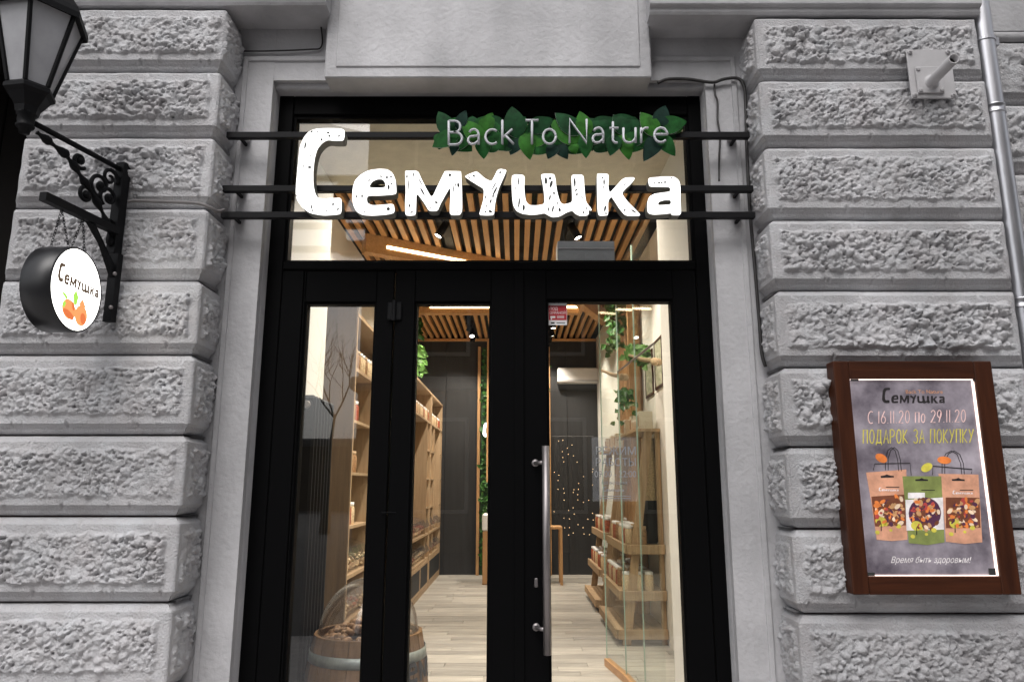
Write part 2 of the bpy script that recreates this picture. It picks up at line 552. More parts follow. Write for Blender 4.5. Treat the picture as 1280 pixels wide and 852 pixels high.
def panel_mask(A, B, lo_a, hi_a, lo_b, hi_b, margin, seed, mt=None, mb=None):
    r = np.random.RandomState(seed + 500)
    ph = r.rand(8) * 6.28
    wob = 0.0035 * (np.sin(A * 70 + ph[0]) + np.sin(B * 85 + ph[1]) + np.sin(A * 31 + B * 23 + ph[2]))
    d = np.minimum(np.minimum(A - lo_a, hi_a - A) - margin, np.minimum(B - lo_b - (mb or margin), hi_b - B - (mt or margin))) + wob
    return np.clip(d / 0.012, 0, 1)

def np_mesh(name, parts, m, parent):
    o0 = root_of(parent).location
    vs, fs, k = [], [], 0
    for v, f in parts:
        vs.append(v); fs.append(f + k); k += len(v)
    V = (np.concatenate(vs) - np.array(o0)).astype(np.float32)
    Fq = np.concatenate(fs).astype(np.int32)
    me = bpy.data.meshes.new(name)
    me.vertices.add(len(V)); me.vertices.foreach_set('co', V.ravel())
    me.loops.add(Fq.size); me.loops.foreach_set('vertex_index', Fq.ravel())
    me.polygons.add(len(Fq))
    me.polygons.foreach_set('loop_start', np.arange(0, Fq.size, 4, dtype=np.int32))
    me.polygons.foreach_set('use_smooth', np.ones(len(Fq), dtype=bool))
    me.update(calc_edges=True)
    me.validate()
    me.materials.append(m)
    o = bpy.data.objects.new(name, me)
    COL.objects.link(o)
    o.parent = parent
    return o

def stone(parent, x0, x1, z0, z1, yf, seed, ret=None, ret_back=-0.09, step=0.0040, amp=1.0, plain_corner=False):
    """one course: bevelled block with a rough panel; ret = 'hi' / 'lo' gives the end at x1 / x0 a return face"""
    mk = [q for q, _ in PROF_BOT]; mt = [q for q, _ in PROF_TOP]
    zs = axis_samples(z0, z1, step, mk, mt)
    end = [0.0, 0.003, 0.012, 0.022, 0.028]
    xs = axis_samples(x0, x1, step, end, end)
    X, Z = np.meshgrid(xs, zs, indexing='ij')
    span = z1 - z0
    c = edge_profile(Z - z0, span)
    endp = lambda t: np.interp(t, [0, 0.003, 0.012, 0.022, 0.028], [0.03, 0.018, 0.006, 0.001, 0.0])
    c_lo = endp(X - x0) if ret != 'lo' else np.interp(X - x0, [0, .003, .012], [.008, .003, 0])
    c_hi = endp(x1 - X) if ret != 'hi' else np.interp(x1 - X, [0, .003, .012], [.008, .003, 0])
    c = np.maximum(c, np.maximum(c_lo, c_hi))
    ph = np.random.RandomState(seed + 9).rand(6) * 6.28
    nz_ = np.sin(X * 23 + ph[0]) + np.sin(X * 61 + ph[1]) + .8 * np.sin(X * 131 + Z * 90 + ph[2]) + .6 * np.sin(X * 290 + ph[3])
    c = c + .011 * np.clip(nz_ - 1.5, 0, 1) * np.exp(-((Z - z0 - .040) / .011) ** 2) + .008 * np.clip(-nz_ - 1.6, 0, 1) * np.exp(-((z1 - Z - .026) / .010) ** 2)
    c = c + .0012 * np.sin(Z * 60 + X * 7 + ph[4]) * np.sin(X * 37 + ph[5])
    m = panel_mask(X, Z, x0, x1, z0, z1, 0.043 if not plain_corner else 0.02, seed, mt=0.056, mb=0.074)
    h = m * (0.003 + relief(X, Z, seed) * amp)
    r = np.random.RandomState(seed)
    tilt = (X - x0) * r.uniform(-.004, .004) + 0.0012 * np.sin(X * 19 + seed) + 0.001 * np.sin(Z * 41 + X * 9 + seed)
    Xc = X.copy()
    prof_only = edge_profile(Z - z0, span)
    if ret == 'hi': Xc = np.minimum(Xc, x1 - prof_only)
    if ret == 'lo': Xc = np.maximum(Xc, x0 + prof_only)
    v, f = sheet(X, Z, h, lambda a, b, hh: (Xc, yf + c - hh + tilt, Z))
    parts = [(v, f)]
    if ret:
        ye = axis_samples(yf, ret_back, step, [0.0, 0.004, 0.012], [0.0, 0.01])
        Yg, Zg = np.meshgrid(ye, zs, indexing='ij')
        pz = edge_profile(Zg - z0, span)
        edge = np.interp(Yg - yf, [0, .004, .012], [.008, .003, 0])
        mm = panel_mask(Yg, Zg, yf, ret_back + 0.06, z0, z1, 0.03 if not plain_corner else 0.0, seed + 3, mt=0.052, mb=0.068)
        hh = mm * (0.003 + relief(Yg + 3, Zg, seed + 11) * amp * .9)
        Yc = np.maximum(Yg, yf + pz)
        if ret == 'hi':
            v2, f2 = sheet(Yg, Zg, hh, lambda a, b, q: (x1 - np.maximum(pz, edge) + q, Yc, Zg))
        else:
            v2, f2 = sheet(Yg, Zg, hh, lambda a, b, q: (x0 + np.maximum(pz, edge) - q, Yc, Zg))
            f2 = f2[:, ::-1]
        parts.append((v2, f2))
    # top and bottom beds and the plain end, closing the block
    yb = yf + 0.20
    for zz, fl in ((z0, True), (z1, False)):
        vv = np.array([(x0 + .01, yf + .0615, zz), (x1 - .01, yf + .0615, zz), (x1 - .01, yb, zz), (x0 + .01, yb, zz)])
        parts.append((vv, np.array([(0, 3, 2, 1) if fl else (0, 1, 2, 3)])))
    for xx, s_, fl in ((x0, 'lo', True), (x1, 'hi', False)):
        if ret != s_:
            vv = np.array([(xx, yf + .03, z0), (xx, yb, z0), (xx, yb, z1), (xx, yf + .03, z1)])
            parts.append((vv, np.array([(0, 3, 2, 1) if fl else (0, 1, 2, 3)])))
    return np_mesh('stone', parts, M['plaster_rough'], parent)

XL0, XL1, XR0, XR1 = -2.285, -1.391, 1.142, 2.214
L_y = [7, 86, 168.5, 257.5, 348.5, 442, 543, 645.5, 754.5]        # course lines of the left pier, from the photograph
R_y = [18, 97, 181, 272, 361, 457.5, 558, 661.5, 769]
def courses(ys, px):
    zs = [P(px, y, YF).z for y in ys]
    while zs[-1] > 0.15:
        zs.append(zs[-1] - (zs[-2] - zs[-1]))
    return zs
ZL, ZR = courses(L_y, 150), courses(R_y, 1100)

pl = thing('rusticated_pilaster', 'grey rough-faced stone pilaster carrying the black lantern and round sign', 'pilaster', ((XL0 + XL1) / 2, YF, 0))
MB().box(XL0 + .03, XL1 - .05, -0.236, -0.02, -0.02, 7.0).build('core', M['joint'], pl)
for i in range(len(ZL) - 1):
    stone(pl, XL0, XL1, max(ZL[i + 1], -0.02) + 0.0028, ZL[i] - 0.0028, YF, 100 + i, 'hi', plain_corner=(i == 0), step=0.0040 if i < 9 else 0.012)
pr = thing('rusticated_pilaster', 'grey rough-faced stone pilaster carrying the framed poster', 'pilaster', ((XR0 + XR1) / 2, YF, 0))
MB().box(XR0 + .05, XR1 - .03, -0.236, -0.02, -0.02, 7.0).build('core', M['joint'], pr)
for i in range(len(ZR) - 1):
    stone(pr, XR0, XR1, max(ZR[i + 1], -0.02) + 0.0028, ZR[i] - 0.0028, YF, 200 + i, 'lo', step=0.0040 if i < 9 else 0.012)

# the course above the openings and what stands over it
def band(x0, x1, z, top, yf, parent, name):
    prof = [(0.0, 0.10), (0.0, 0.03), (0.012, 0.022), (0.03, 0.018), (0.036, 0.004), (0.042, 0.0), (0.24, 0.0), (0.26, 0.02), (0.26, 0.10)]
    mb = MB()
    vs, fs = [], []
    for x in (x0, x1):
        for (dz, dy) in prof: vs.append((x, yf + dy, z + dz))
    n = len(prof)
    for i in range(n - 1): fs.append((i, i + n, i + 1 + n, i + 1))
    fs += [tuple(range(n)), tuple(range(n, 2 * n))[::-1], (0, n - 1, 2 * n - 1, n)]
    mb.add(vs, fs)
    mb.box(x0 + .01, x1 - .01, yf + .0995, -0.05, z + 0.001, z + .259)
    return mb.build(name, M['plaster'], parent)
KX0, KX1 = P(405, 97, -.19).x, P(815, 97, -.19).x
bl = thing('string_course', 'plain grey plaster band over the pilaster behind the lantern', 'moulding', (-1.6, -.3, ZL[0]))
band(XL0 - .02, KX0 + .02, ZL[0] + 0.012, 0.26, -.315, bl, 'moulding')
stone(bl, XL0, XL1, ZL[0] + .275, ZL[0] + .6, YF, 301, 'hi', step=0.012)
br = thing('string_course', 'plain grey plaster band above the pilaster with the pipe bracket', 'moulding', (1.5, -.3, ZR[0]))
band(KX1 - .02, XR1 + .02, ZR[0] + 0.008, 0.26, -.315, br, 'moulding')
stone(br, XR0, XR1, ZR[0] + .275, ZR[0] + .6, YF, 302, 'lo', step=0.012)

# wall mass round the opening
OX0, OX1, OZ, OZB = -1.213, 0.944, 3.457, 3.40
wallm = structure(MB().box(-2.27, OX0 - .002, -0.10, 1.0, -0.02, 7.0).box(OX1 + .002, 9.0, -0.10, 1.0, -0.02, 7.0)
          .box(OX0 - .002, OX1 + .002, -0.098, 0.998, OZ + .03, 7.0).build('facade_wall', M['plaster']))
# white reveals and beige soffit behind the glazing (lining boards of the thick wall)
lin = thing('reveal_lining', 'white plastered window reveal and beige soffit just behind the shop glazing', 'wall lining', (0, .5, 0)); lin['kind'] = 'structure'
MB().box(OX0, OX0 + .03, 0.085, 1.003, -.01, OZB).build('side_panel', M['interior_white'], lin)
MB().box(OX1 - .04, OX1, 0.085, 1.003, -.01, OZB).build('side_panel', M['interior_white'], lin)
MB().box(OX0, OX1, 0.085, 1.004, OZB + .002, OZB + .06).build('soffit', M['beige'], lin)

# panel over the door
kp = thing('lintel_panel', 'plain grey plaster panel with a raised edge over the shop door', 'panel', ((KX0 + KX1) / 2, -.19, 3.44))
kz = P(600, 97, -.19).z
MB().box(KX0, KX1, -.19, -.04, kz, 5.6, 0.006).build('slab', M['plaster'], kp)
MB().box(KX0 + .055, KX1 - .055, -.197, -.185, kz + .055, 5.5, 0.004).build('field', M['plaster'], kp)

# moulded architrave: profile swept round the opening with mitres
AW = 0.158
prof = [(0.0, 0.03), (0.0, -0.052), (0.004, -0.062), (0.012, -0.069), (0.026, -0.073), (0.040, -0.070), (0.046, -0.066), (0.049, -0.072), (0.052, -0.076),
        (0.075, -0.080), (0.10, -0.081), (0.118, -0.083), (0.126, -0.088), (0.131, -0.097), (0.134, -0.108), (0.137, -0.110), (0.153, -0.111), (AW, -0.107), (AW, -0.02)]
ar = thing('door_surround', 'pale grey moulded plaster architrave framing the black shopfront', 'architrave', ((OX0 + OX1) / 2, -.1, 0))
vs, fs = [], []
for (s, y) in prof:
    vs += [(OX0 - s, y, -0.02), (OX0 - s, y, OZ + s), (OX1 + s, y, OZ + s), (OX1 + s, y, -0.02)]
for i in range(len(prof) - 1):
    a, b = i * 4, i * 4 + 4
    for j in range(3): fs.append((a + j, b + j, b + j + 1, a + j + 1))
mb = MB(); mb.add(vs, fs)
arm = mb.build('architrave', M['plaster'], ar, smooth=True)
mod = arm.modifiers.new('edge', 'EDGE_SPLIT'); mod.split_angle = R(38)

# dark passage left of the pilaster, wall and stones right of the downpipe
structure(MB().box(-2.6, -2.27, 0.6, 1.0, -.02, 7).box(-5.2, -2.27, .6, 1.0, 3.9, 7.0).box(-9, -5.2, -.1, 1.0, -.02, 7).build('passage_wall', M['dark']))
gt = thing('passage_gate', 'nearly black passage gate standing in for the dark gap left of the stone pilaster', 'gate', (-3.9, .75, 0))
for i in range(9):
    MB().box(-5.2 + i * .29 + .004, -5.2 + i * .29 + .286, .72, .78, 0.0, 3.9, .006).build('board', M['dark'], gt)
structure(MB().box(-5.2, -2.27, -.1, .6, 3.95, 7.0).build('passage_shade_soffit', M['dark']))  # unseen soffit added to keep daylight out of the passage
rw = thing('rusticated_wall', 'rough grey stone wall beyond the metal downpipe at the right edge', 'wall', (3.2, -.16, 0))
WY = -0.16
wz = [P(1265, y, WY).z for y in (48, 127, 214)]
while wz[-1] > .2: wz.append(wz[-1] - (wz[0] - wz[2]) / 2)
MB().box(XR1 - .02, 4.2, -.105, -.09, -.02, 7.0).build('core', M['joint'], rw)
for i in range(min(7, len(wz) - 1)):
    stone(rw, XR1 + 0.12, 3.6, wz[i + 1] + .004, wz[i] - .004, WY, 400 + i, None, step=0.009)
MB().box(XR1 + .10, 3.6, WY + .005, -.09, wz[0] + .035, 6.0, .01).build('plain_panel', M['plaster'], rw)
MB().lathe((XR1 + .10, WY + .02, wz[0] + .016), [(0.001, 0), (.022, .004), (.026, .02), (.026, 1.4)], 12, Matrix.Rotation(R(90), 3, 'Y')).build('bead', M['plaster'], rw, True)

# ------------------------------------------------------------------ shopfront: black frames, panes, doors
sf = thing('shopfront', 'black framed glazed shop entrance with transom light and double door', 'shopfront', ((OX0 + OX1) / 2, 0.04, 0))
FZ0, FZ1 = 0.0, OZ + .028
TZ1, TZ0, DZ = P(600, 143, 0).z, P(600, 327, 0).z, P(600, 337, 0).z
TX0, TX1 = P(356, 300, 0).x, P(868, 300, 0).x
MB().box(OX0 - .001, TX0, 0.0, .08, FZ0, FZ1, .004).build('jamb', M['black_frame'], sf)
MB().box(TX1, OX1 + .001, 0.0, .08, FZ0, FZ1, .004).build('jamb', M['black_frame'], sf)
MB().box(TX0 + .001, TX1 - .001, 0.002, .078, TZ1, FZ1, .004).build('head_rail', M['black_frame'], sf)
MB().box(TX0 + .001, TX1 - .001, -0.006, .078, DZ, TZ0, .004).build('transom_rail', M['black_frame'], sf)
b = MB()
for (a0, a1, c0, c1) in ((TX0, TX1, TZ1 - .016, TZ1 + .001), (TX0, TX1, TZ0 - .001, TZ0 + .012), (TX0 - .001, TX0 + .014, TZ0 + .012, TZ1 - .016), (TX1 - .014, TX1 + .001, TZ0 + .012, TZ1 - .016)):
    b.box(a0, a1, .016, .070, c0, c1)
b.build('glazing_bead', M['black_frame'], sf)
MB().box(TX0 + .001, TX1 - .001, .040, .048, TZ0 + .001, TZ1 - .001).build('transom_pane', M['glass'], sf)
def leaf_frame(parent, x0, x1, gx0, gx1, z0, z1, gz0, gz1, y0, y1):
    MB().box(x0, gx0, y0, y1, z0, z1, .004).build('stile', M['black_frame'], parent)
    MB().box(gx1, x1, y0, y1, z0, z1, .004).build('stile', M['black_frame'], parent)
    MB().box(gx0, gx1, y0 + .001, y1 - .001, gz1, z1, .003).build('rail', M['black_frame'], parent)
    MB().box(gx0, gx1, y0 + .001, y1 - .001, z0, gz0, .003).build('rail', M['black_frame'], parent)
    bb = MB()
    for (a0, a1, c0, c1) in ((gx0, gx0 + .010, gz0, gz1), (gx1 - .010, gx1, gz0, gz1), (gx0 + .010, gx1 - .010, gz1 - .010, gz1), (gx0 + .010, gx1 - .010, gz0, gz0 + .010)):
        bb.box(a0, a1, y0 + .012, y1 - .008, c0, c1)
    bb.build('bead', M['black_frame'], parent)
    MB().box(gx0 + .001, gx1 - .001, .036, .044, gz0 + .001, gz1 - .001).build('pane', M['glass'], parent)
G = lambda px: P(px, 378, 0).x
gz = P(560, 377, 0).z
gzr = P(760, 374, 0).z
LX0, LX1 = G(494), G(649)
sl = MB().box(TX0 + .002, G(381) - .012, .0, .078, .02, DZ - .004, .003).build('sidelight', M['black_frame'], sf)
leaf_frame(sl, G(381) - .011, G(492), G(381), G(470), .02, DZ - .004, .16, gz, .004, .074)
dl = MB().box(LX0 + .03, LX1 - .03, .01, .066, .004, .024).build('door', M['black_frame'], sf)
leaf_frame(dl, LX0, LX1 - .002, G(519), G(614), .024, DZ - .004, .17, gz, -.004, .070)
dr = MB().box(LX1 + .03, TX1 - .03, .01, .066, .004, .024).build('door', M['black_frame'], sf)
leaf_frame(dr, LX1 + .002, TX1 - .004, G(683), G(841), .024, DZ - .004, .17, gzr, -.004, .070)
MB().box(LX1 - .022, LX1 + .022, -.012, -.0045, .03, DZ - .006, .002).build('meeting_strip', M['black_frame'], dr)
# small fittings on the frames
hz = [P(495, y, -.02).z for y in (388, 640)]
hg = MB()
hg.box(LX0 - .035, LX0 + .035, -.016, -.005, hz[0] - .045, hz[0] + .045, .006).lathe((LX0, -.024, hz[0] - .05), [(.009, 0), (.009, .1)], 10)
hg.build('hinge', M['black_metal'], dl)
hx = P(683, 690, -.075).x
hz0, hz1 = P(683, 818, -.075).z, P(683, 557, -.075).z
h = MB()
h.tube([(hx, -.075, hz0), (hx, -.075, hz1)], .0165, 14).build('handle', M['steel'], dr, True)
for zz in (P(672, 785, -.04).z, P(672, 578, -.04).z):
    MB().tube([(hx - .045, -.004, zz), (hx - .045, -.018, zz), (hx - .03, -.045, zz), (hx - .008, -.070, zz)], .009, 10).lathe((hx - .045, -.004, zz), [(.001, .006), (.017, .006), (.017, 0)], 14, Matrix.Rotation(R(90), 3, 'X')).build('handle_stand', M['steel'], dr, True)
kz_ = P(672, 728, -.01).z
MB().box(hx - .052, hx - .036, -.012, -.0035, kz_ - .02, kz_ + .02, .004).build('keyhole', M['steel'], dr)
MB().box(G(492) - .02, G(492) + .045, -.008, -.0035, P(500, 640, 0).z - .002, P(500, 640, 0).z + .002).build('scratch_plate', M['black_metal'], dl)

# ------------------------------------------------------------------ shop sign: three rails, seven lit letters
LF = -0.272
sg = thing('shop_sign', 'white glowing Семушка letters on three black rails over the door', 'sign', (-.13, -.2, 2.95))
for (y, xa, xb) in ((168, -1.378, 1.112), (235, -1.376, 1.112), (268, -1.372, 1.112)):
    z = P(645, y, -.215).z
    MB().box(xa, xb, -.214, -.184, z - .015, z + .015, .002).build('rail', M['black_metal'], sg)
    for xx in (-1.325, 1.055):
        bm = MB()
        bm.box(xx - .022, xx + .022, -.184, -.108, z + .0155, z + .0185).box(xx - .022, xx + .022, -.116, -.110, z + .018, z + .05)
        for q in (-.010, .010):
            bm.ball((xx + q, -.119, z + .036), .0055, 5).ball((xx + q, -.119, z + .048), .005, 5)
        bm.build('bracket', M['plate'], sg)
        MB().box(xx - .006, xx + .006, -.184, -.10, z - .004, z + .008).build('spacer', M['black_metal'], sg)

def zpts(raw, ox, oy, sc):
    return [(ox + x / sc, oy + y / sc) for x, y in raw]
LET = []
LET.append((zpts([(215,75),(300,67),(400,68),(450,75),(465,90),(462,150),(450,172),(380,172),(325,165),(280,190),(240,240),(218,320),(207,420),(208,530),(222,600),(245,640),(290,645),(360,640),(437,637),(440,700),(437,760),(420,775),(290,785),(180,765),(120,720),(75,660),(62,600),(70,480),(85,330),(95,220),(130,140),(170,95)], 360, 150, 6.556), []))
LET.append((zpts([(530,560),(545,500),(590,450),(660,412),(740,400),(810,403),(855,430),(882,490),(888,560),(888,610),(760,620),(660,620),(645,640),(650,680),(690,700),(770,695),(868,685),(875,760),(820,775),(700,785),(610,780),(560,750),(535,700),(525,630)], 360, 150, 6.556),
            [zpts([(660,555),(690,505),(735,485),(775,487),(795,510),(800,555)], 360, 150, 6.556)]))
LET.append((zpts([(50,195),(60,187),(180,187),(210,260),(260,360),(318,462),(380,330),(445,195),(460,190),(605,192),(612,205),(620,400),(622,630),(500,632),(497,560),(505,430),(502,350),(450,440),(400,530),(378,590),(290,592),(250,520),(165,405),(162,520),(158,632),(100,638),(52,632),(50,500),(58,400)], 500, 190, 8.0), []))
LET.append((zpts([(645,245),(690,220),(765,193),(800,220),(850,265),(915,295),(945,240),(975,178),(1010,168),(1060,180),(1065,190),(1035,260),(990,360),(960,460),(945,560),(940,632),(860,635),(790,630),(810,560),(835,470),(840,370),(780,335),(700,285)], 500, 190, 8.0), []))
LET.append((zpts([(-4,165),(30,155),(80,160),(88,175),(85,260),(95,340),(120,370),(170,372),(225,362),(225,300),(215,230),(200,160),(215,152),(290,152),(300,170),(312,270),(335,350),(360,365),(420,350),(418,280),(412,165),(430,157),(490,158),(500,175),(505,270),(515,350),(550,390),(555,408),(530,405),(535,425),(525,443),(470,445),(440,430),(420,408),(380,420),(330,450),(280,455),(250,440),(225,425),(180,435),(130,438),(70,430),(30,410),(8,370),(0,300)], 640, 190, 5.565), []))
LET.append((zpts([(590,155),(600,150),(665,152),(672,160),(670,250),(680,285),(720,240),(775,180),(845,175),(855,185),(830,220),(780,265),(765,290),(800,340),(860,400),(893,435),(885,445),(790,445),(750,400),(705,330),(690,310),(668,340),(670,440),(640,443),(597,443),(592,300)], 640, 190, 5.565), []))
LET.append((zpts([(950,180),(1000,175),(1070,170),(1130,172),(1160,195),(1172,230),(1172,330),(1178,440),(1110,440),(1108,425),(1060,432),(980,437),(945,425),(940,390),(943,340),(955,310),(990,290),(1050,282),(1102,275),(1100,245),(1040,243),(990,243),(955,240),(948,205)], 640, 190, 5.565),
            [zpts([(1015,360),(1025,345),(1060,335),(1105,335),(1105,365),(1060,368),(1020,370)], 640, 190, 5.565)]))
NAMES = 'СемУшка'
# pencil-like dark strokes drawn on the letter faces (photo pixels: x, y, dx, dy, half width)
SCR = {0: [(391,163.5,-3,2,.5),(396,165,1.5,0,.5),(411,165,-2,2,.7),(412.5,169,-1.5,2,.7),(424,168.5,-.6,3,.5),(402.5,173,-1.2,3,.6),(382,178,-1.2,8,.5),(385,209,4,.4,.7),(386,194,4,.5,.35),(389,256,.3,5,.4),(389.5,262,2,2,.4),(417,254,-1.5,2.5,.6),(423,260,-1.3,3,.5),(407,264,1.5,0,.6),(370,243,.4,3,.3),(379,205,-.3,6,.3)],
       1: [(475,220,2.5,1,.5),(483,220.5,1,2.5,.7),(488.5,220,.3,2,.6),(485.5,231,.4,6,.6),(489,229,.4,2,.5),(463,224,-3,3,.35),(446,244,-.3,3,.5),(452.5,243,0,4,.5),(487,260,-3.5,2,1.0),(455,264,2,1,.4)],
       2: [(508.8,219,-.5,3.5,.5),(516.5,216,0,4.5,.4),(510.5,225,0,12,.3),(516,233,.3,3,.3),(511.5,255,.3,4,.5),(514,264.5,.6,1.6,.9),(525.5,235,5,9,.5),(523,223,5,9,.3),(562.5,217,-.6,3.5,.8),(546,252,-1.5,2,.9),(538,259,1,1,.5),(572.5,229,.6,5,.7),(566.5,232,.4,8,.3),(571,265,1,.6,.6),(569,229,.5,4,.3)],
       3: [(585,221,2.5,1.5,.4),(591,219,2.5,2,.6),(625,214.5,.5,2,.8),(611,230,.6,1,.6),(621,234,-4.5,9,.55),(620,228,-5,9,.35),(616.5,243,-.5,4,.5),(606,264.5,1.6,.6,.8),(613.5,263,-1.5,2.5,1.1),(608,243,-2,6,.35),(614,249,-1.5,5,.5),(609,255,-1,4,.35)],
       4: [(648.5,222,-.6,9,.4),(645,233,-.5,4,.3),(649.5,248,-1.5,11,.5),(654.5,256,0,7,.7),(682,222,.4,8,.8),(688,221.5,-1,3,.8),(690,226,-2.5,8,.8),(692,240,.8,3,.6),(688,244,-1.5,6,.5),(692,257,-2,8,.5),(699,260,.8,4.5,.7),(686,259,-.8,5,.4),(697,253,-.8,2,.5),(718,223,.5,10,.6),(719.5,237,1,1.5,1.0),(720.5,242,.8,2,.8),(727,245,1,3,.35),(733,259,-.6,3,.4),(729,264,.3,3,.5)],
       5: [(752.5,222,1.5,1,.7),(755,224,0,7,.5),(754,232,-.3,4,.35),(757,257,-1.5,7,.6),(756,266.5,3,.5,.5),(780,262,1.5,1.5,.7),(789,262,6,4,.5),(773,238,1,1,.35),(782,229,-2,3,.3)],
       6: [(818,228,.5,2,.4),(823,227.5,1.5,2,.6),(827,227,.3,2.5,.5),(831.5,226.5,-.6,2.5,.6),(838,222.5,3,.4,.4),(842,233,.5,1,.4)]}
for i, (out, holes) in enumerate(LET):
    f = lambda q: [(P(x, y, LF).x, P(x, y, LF).z) for x, y in q]
    o = poly_prism(f(smooth_loop(out)), [f(smooth_loop(hh)) for hh in holes], LF, -.2145, 'letter', M['sign_white'], M['sign_side'], sg)
    o['label'] = 'white lit letter ' + NAMES[i]
    sm = MB()
    for (x, y, dx, dy, w) in SCR[i]:
        a, b = P(x, y, LF - .0012), P(x + dx, y + dy, LF - .0012)
        sm.tube([a, a.lerp(b, .45), b], [w * .0055, w * .0095, w * .006], 5, flat=.2)
    sm.build('pencil_strokes', M['ink'], o)['kind'] = 'stuff'

# ------------------------------------------------------------------ leaf sign
LY = -0.232
lf = thing('leaf_sign', 'green leaf shaped Back To Nature sign with pale grey letters', 'sign', (.16, LY, 3.2))
bk = P(700, 165, LY)
MB().box(P(556, 165, LY).x, P(845, 165, LY).x, LY + .012, LY + .017, bk.z - .028, bk.z + .032).build('backing_panel', M['leaf_deep'], lf)
def leaf_piece(bx, by, tx, ty, w, m, lift):
    y0 = LY - lift
    a, b = P(bx, by, y0), P(tx, ty, y0)
    ax = b - a
    L = ax.length
    ax.normalize()
    sd = ax.cross(Vector((0, 1, 0))).normalized()
    hw = w * .00215
    n = 12
    vs, fs = [], []
    for i in range(n + 1):
        t = i / n
        wd = hw * (math.sin(math.pi * t ** .85) ** .8 * (1.08 - .2 * t) + .12 * (1 - t)) if i < n else 0.0
        c = a + ax * (L * t)
        dz_ = Vector((0, .010 * (t - .45) ** 2 * 4 - .004, 0))
        vs += [c - sd * wd + Vector((0, .0030, 0)) + dz_, c + dz_ + Vector((0, .0012, 0)), c + sd * wd + Vector((0, -.0012, 0)) + dz_]
    for i in range(n):
        k = i * 3
        fs += [(k, k + 1, k + 4, k + 3), (k + 1, k + 2, k + 5, k + 4)]
    o = MB()
    o.add(vs, fs)
    q = o.build('leaf', m, lf)
    so = q.modifiers.new('thickness', 'SOLIDIFY'); so.thickness = .003; so.offset = 1
    q.data.materials.append(M['leaf_edge']); so.material_offset_rim = 1
    return q
LV = [(564,170,548,138,17,'leaf_deep'),(572,162,582.5,137,11,'leaf_dark'),(572,166,540,183,18,'leaf_mid'),(570,178,565,194,9,'leaf_dark'),
      (604,178,577,149,18,'leaf_bright'),(602,168,616,140,15,'leaf_bright'),(646,172,640,132,21,'leaf_deep'),(603,170,605,198,15,'leaf_mid'),
      (650,170,638,193,15,'leaf_dark'),(655,166,663,199,15,'leaf_bright'),(694,180,685,198,12,'leaf_dark'),(696,180,710,198,12,'leaf_dark'),
      (660,163,692,148,17,'leaf_deep'),(724,178,688,149,22,'leaf_bright'),(724,168,694,140,18,'leaf_deep'),(734,170,725,138,16,'leaf_bright'),
      (785,168,767,142,17,'leaf_deep'),(822,170,801,139,18,'leaf_bright'),(822,160,832.5,131,16,'leaf_dark'),(822,160,859,151,18,'leaf_mid'),
      (822,168,844.5,194,15,'leaf_mid'),(826,166,805,201,17,'leaf_dark'),(779,170,787,199,14,'leaf_bright'),(770,168,763,194,15,'leaf_deep'),
      (731,168,733,197,14,'leaf_mid'),(715,180,720,192,10,'leaf_bright'),(560,165,590,188,20,'leaf_mid'),(606,166,640,160,26,'leaf_deep'),
      (625,178,600,186,14,'leaf_mid'),(640,176,622,186,14,'leaf_deep'),(680,168,700,190,24,'leaf_mid'),(660,176,690,188,18,'leaf_mid'),
      (700,172,735,188,20,'leaf_mid'),(740,168,772,148,20,'leaf_deep'),(742,174,765,186,18,'leaf_deep'),(760,160,800,150,18,'leaf_deep'),
      (776,174,806,184,18,'leaf_mid'),(790,168,815,180,18,'leaf_mid'),(806,166,790,176,12,'leaf_bright'),(568,172,600,160,18,'leaf_deep'),
      (622,160,598,150,14,'leaf_deep'),(645,162,668,178,18,'leaf_mid'),(612,172,645,184,16,'leaf_mid'),(752,164,722,176,18,'leaf_deep')]
fill_from = 26
rl = random.Random(12)
for q in range(34):
    x_, up = 556 + q * 8.6, rl.choice((-1, 1))
    LV.append((x_, 166, x_ + rl.uniform(-16, 16), 166 + up * rl.uniform(17, 23), rl.uniform(13, 17), rl.choice(('leaf_deep', 'leaf_mid', 'leaf_deep', 'leaf_mid', 'leaf_bright'))))
for i, (a, b, c, d, w, mk_) in enumerate(LV):
    lift = (.0105 if i < fill_from else .002) + (i * 7 % 11) * .0007
    leaf_piece(a, b, c, d, w * (1.1 if i < fill_from else 1.3), M[mk_], lift)

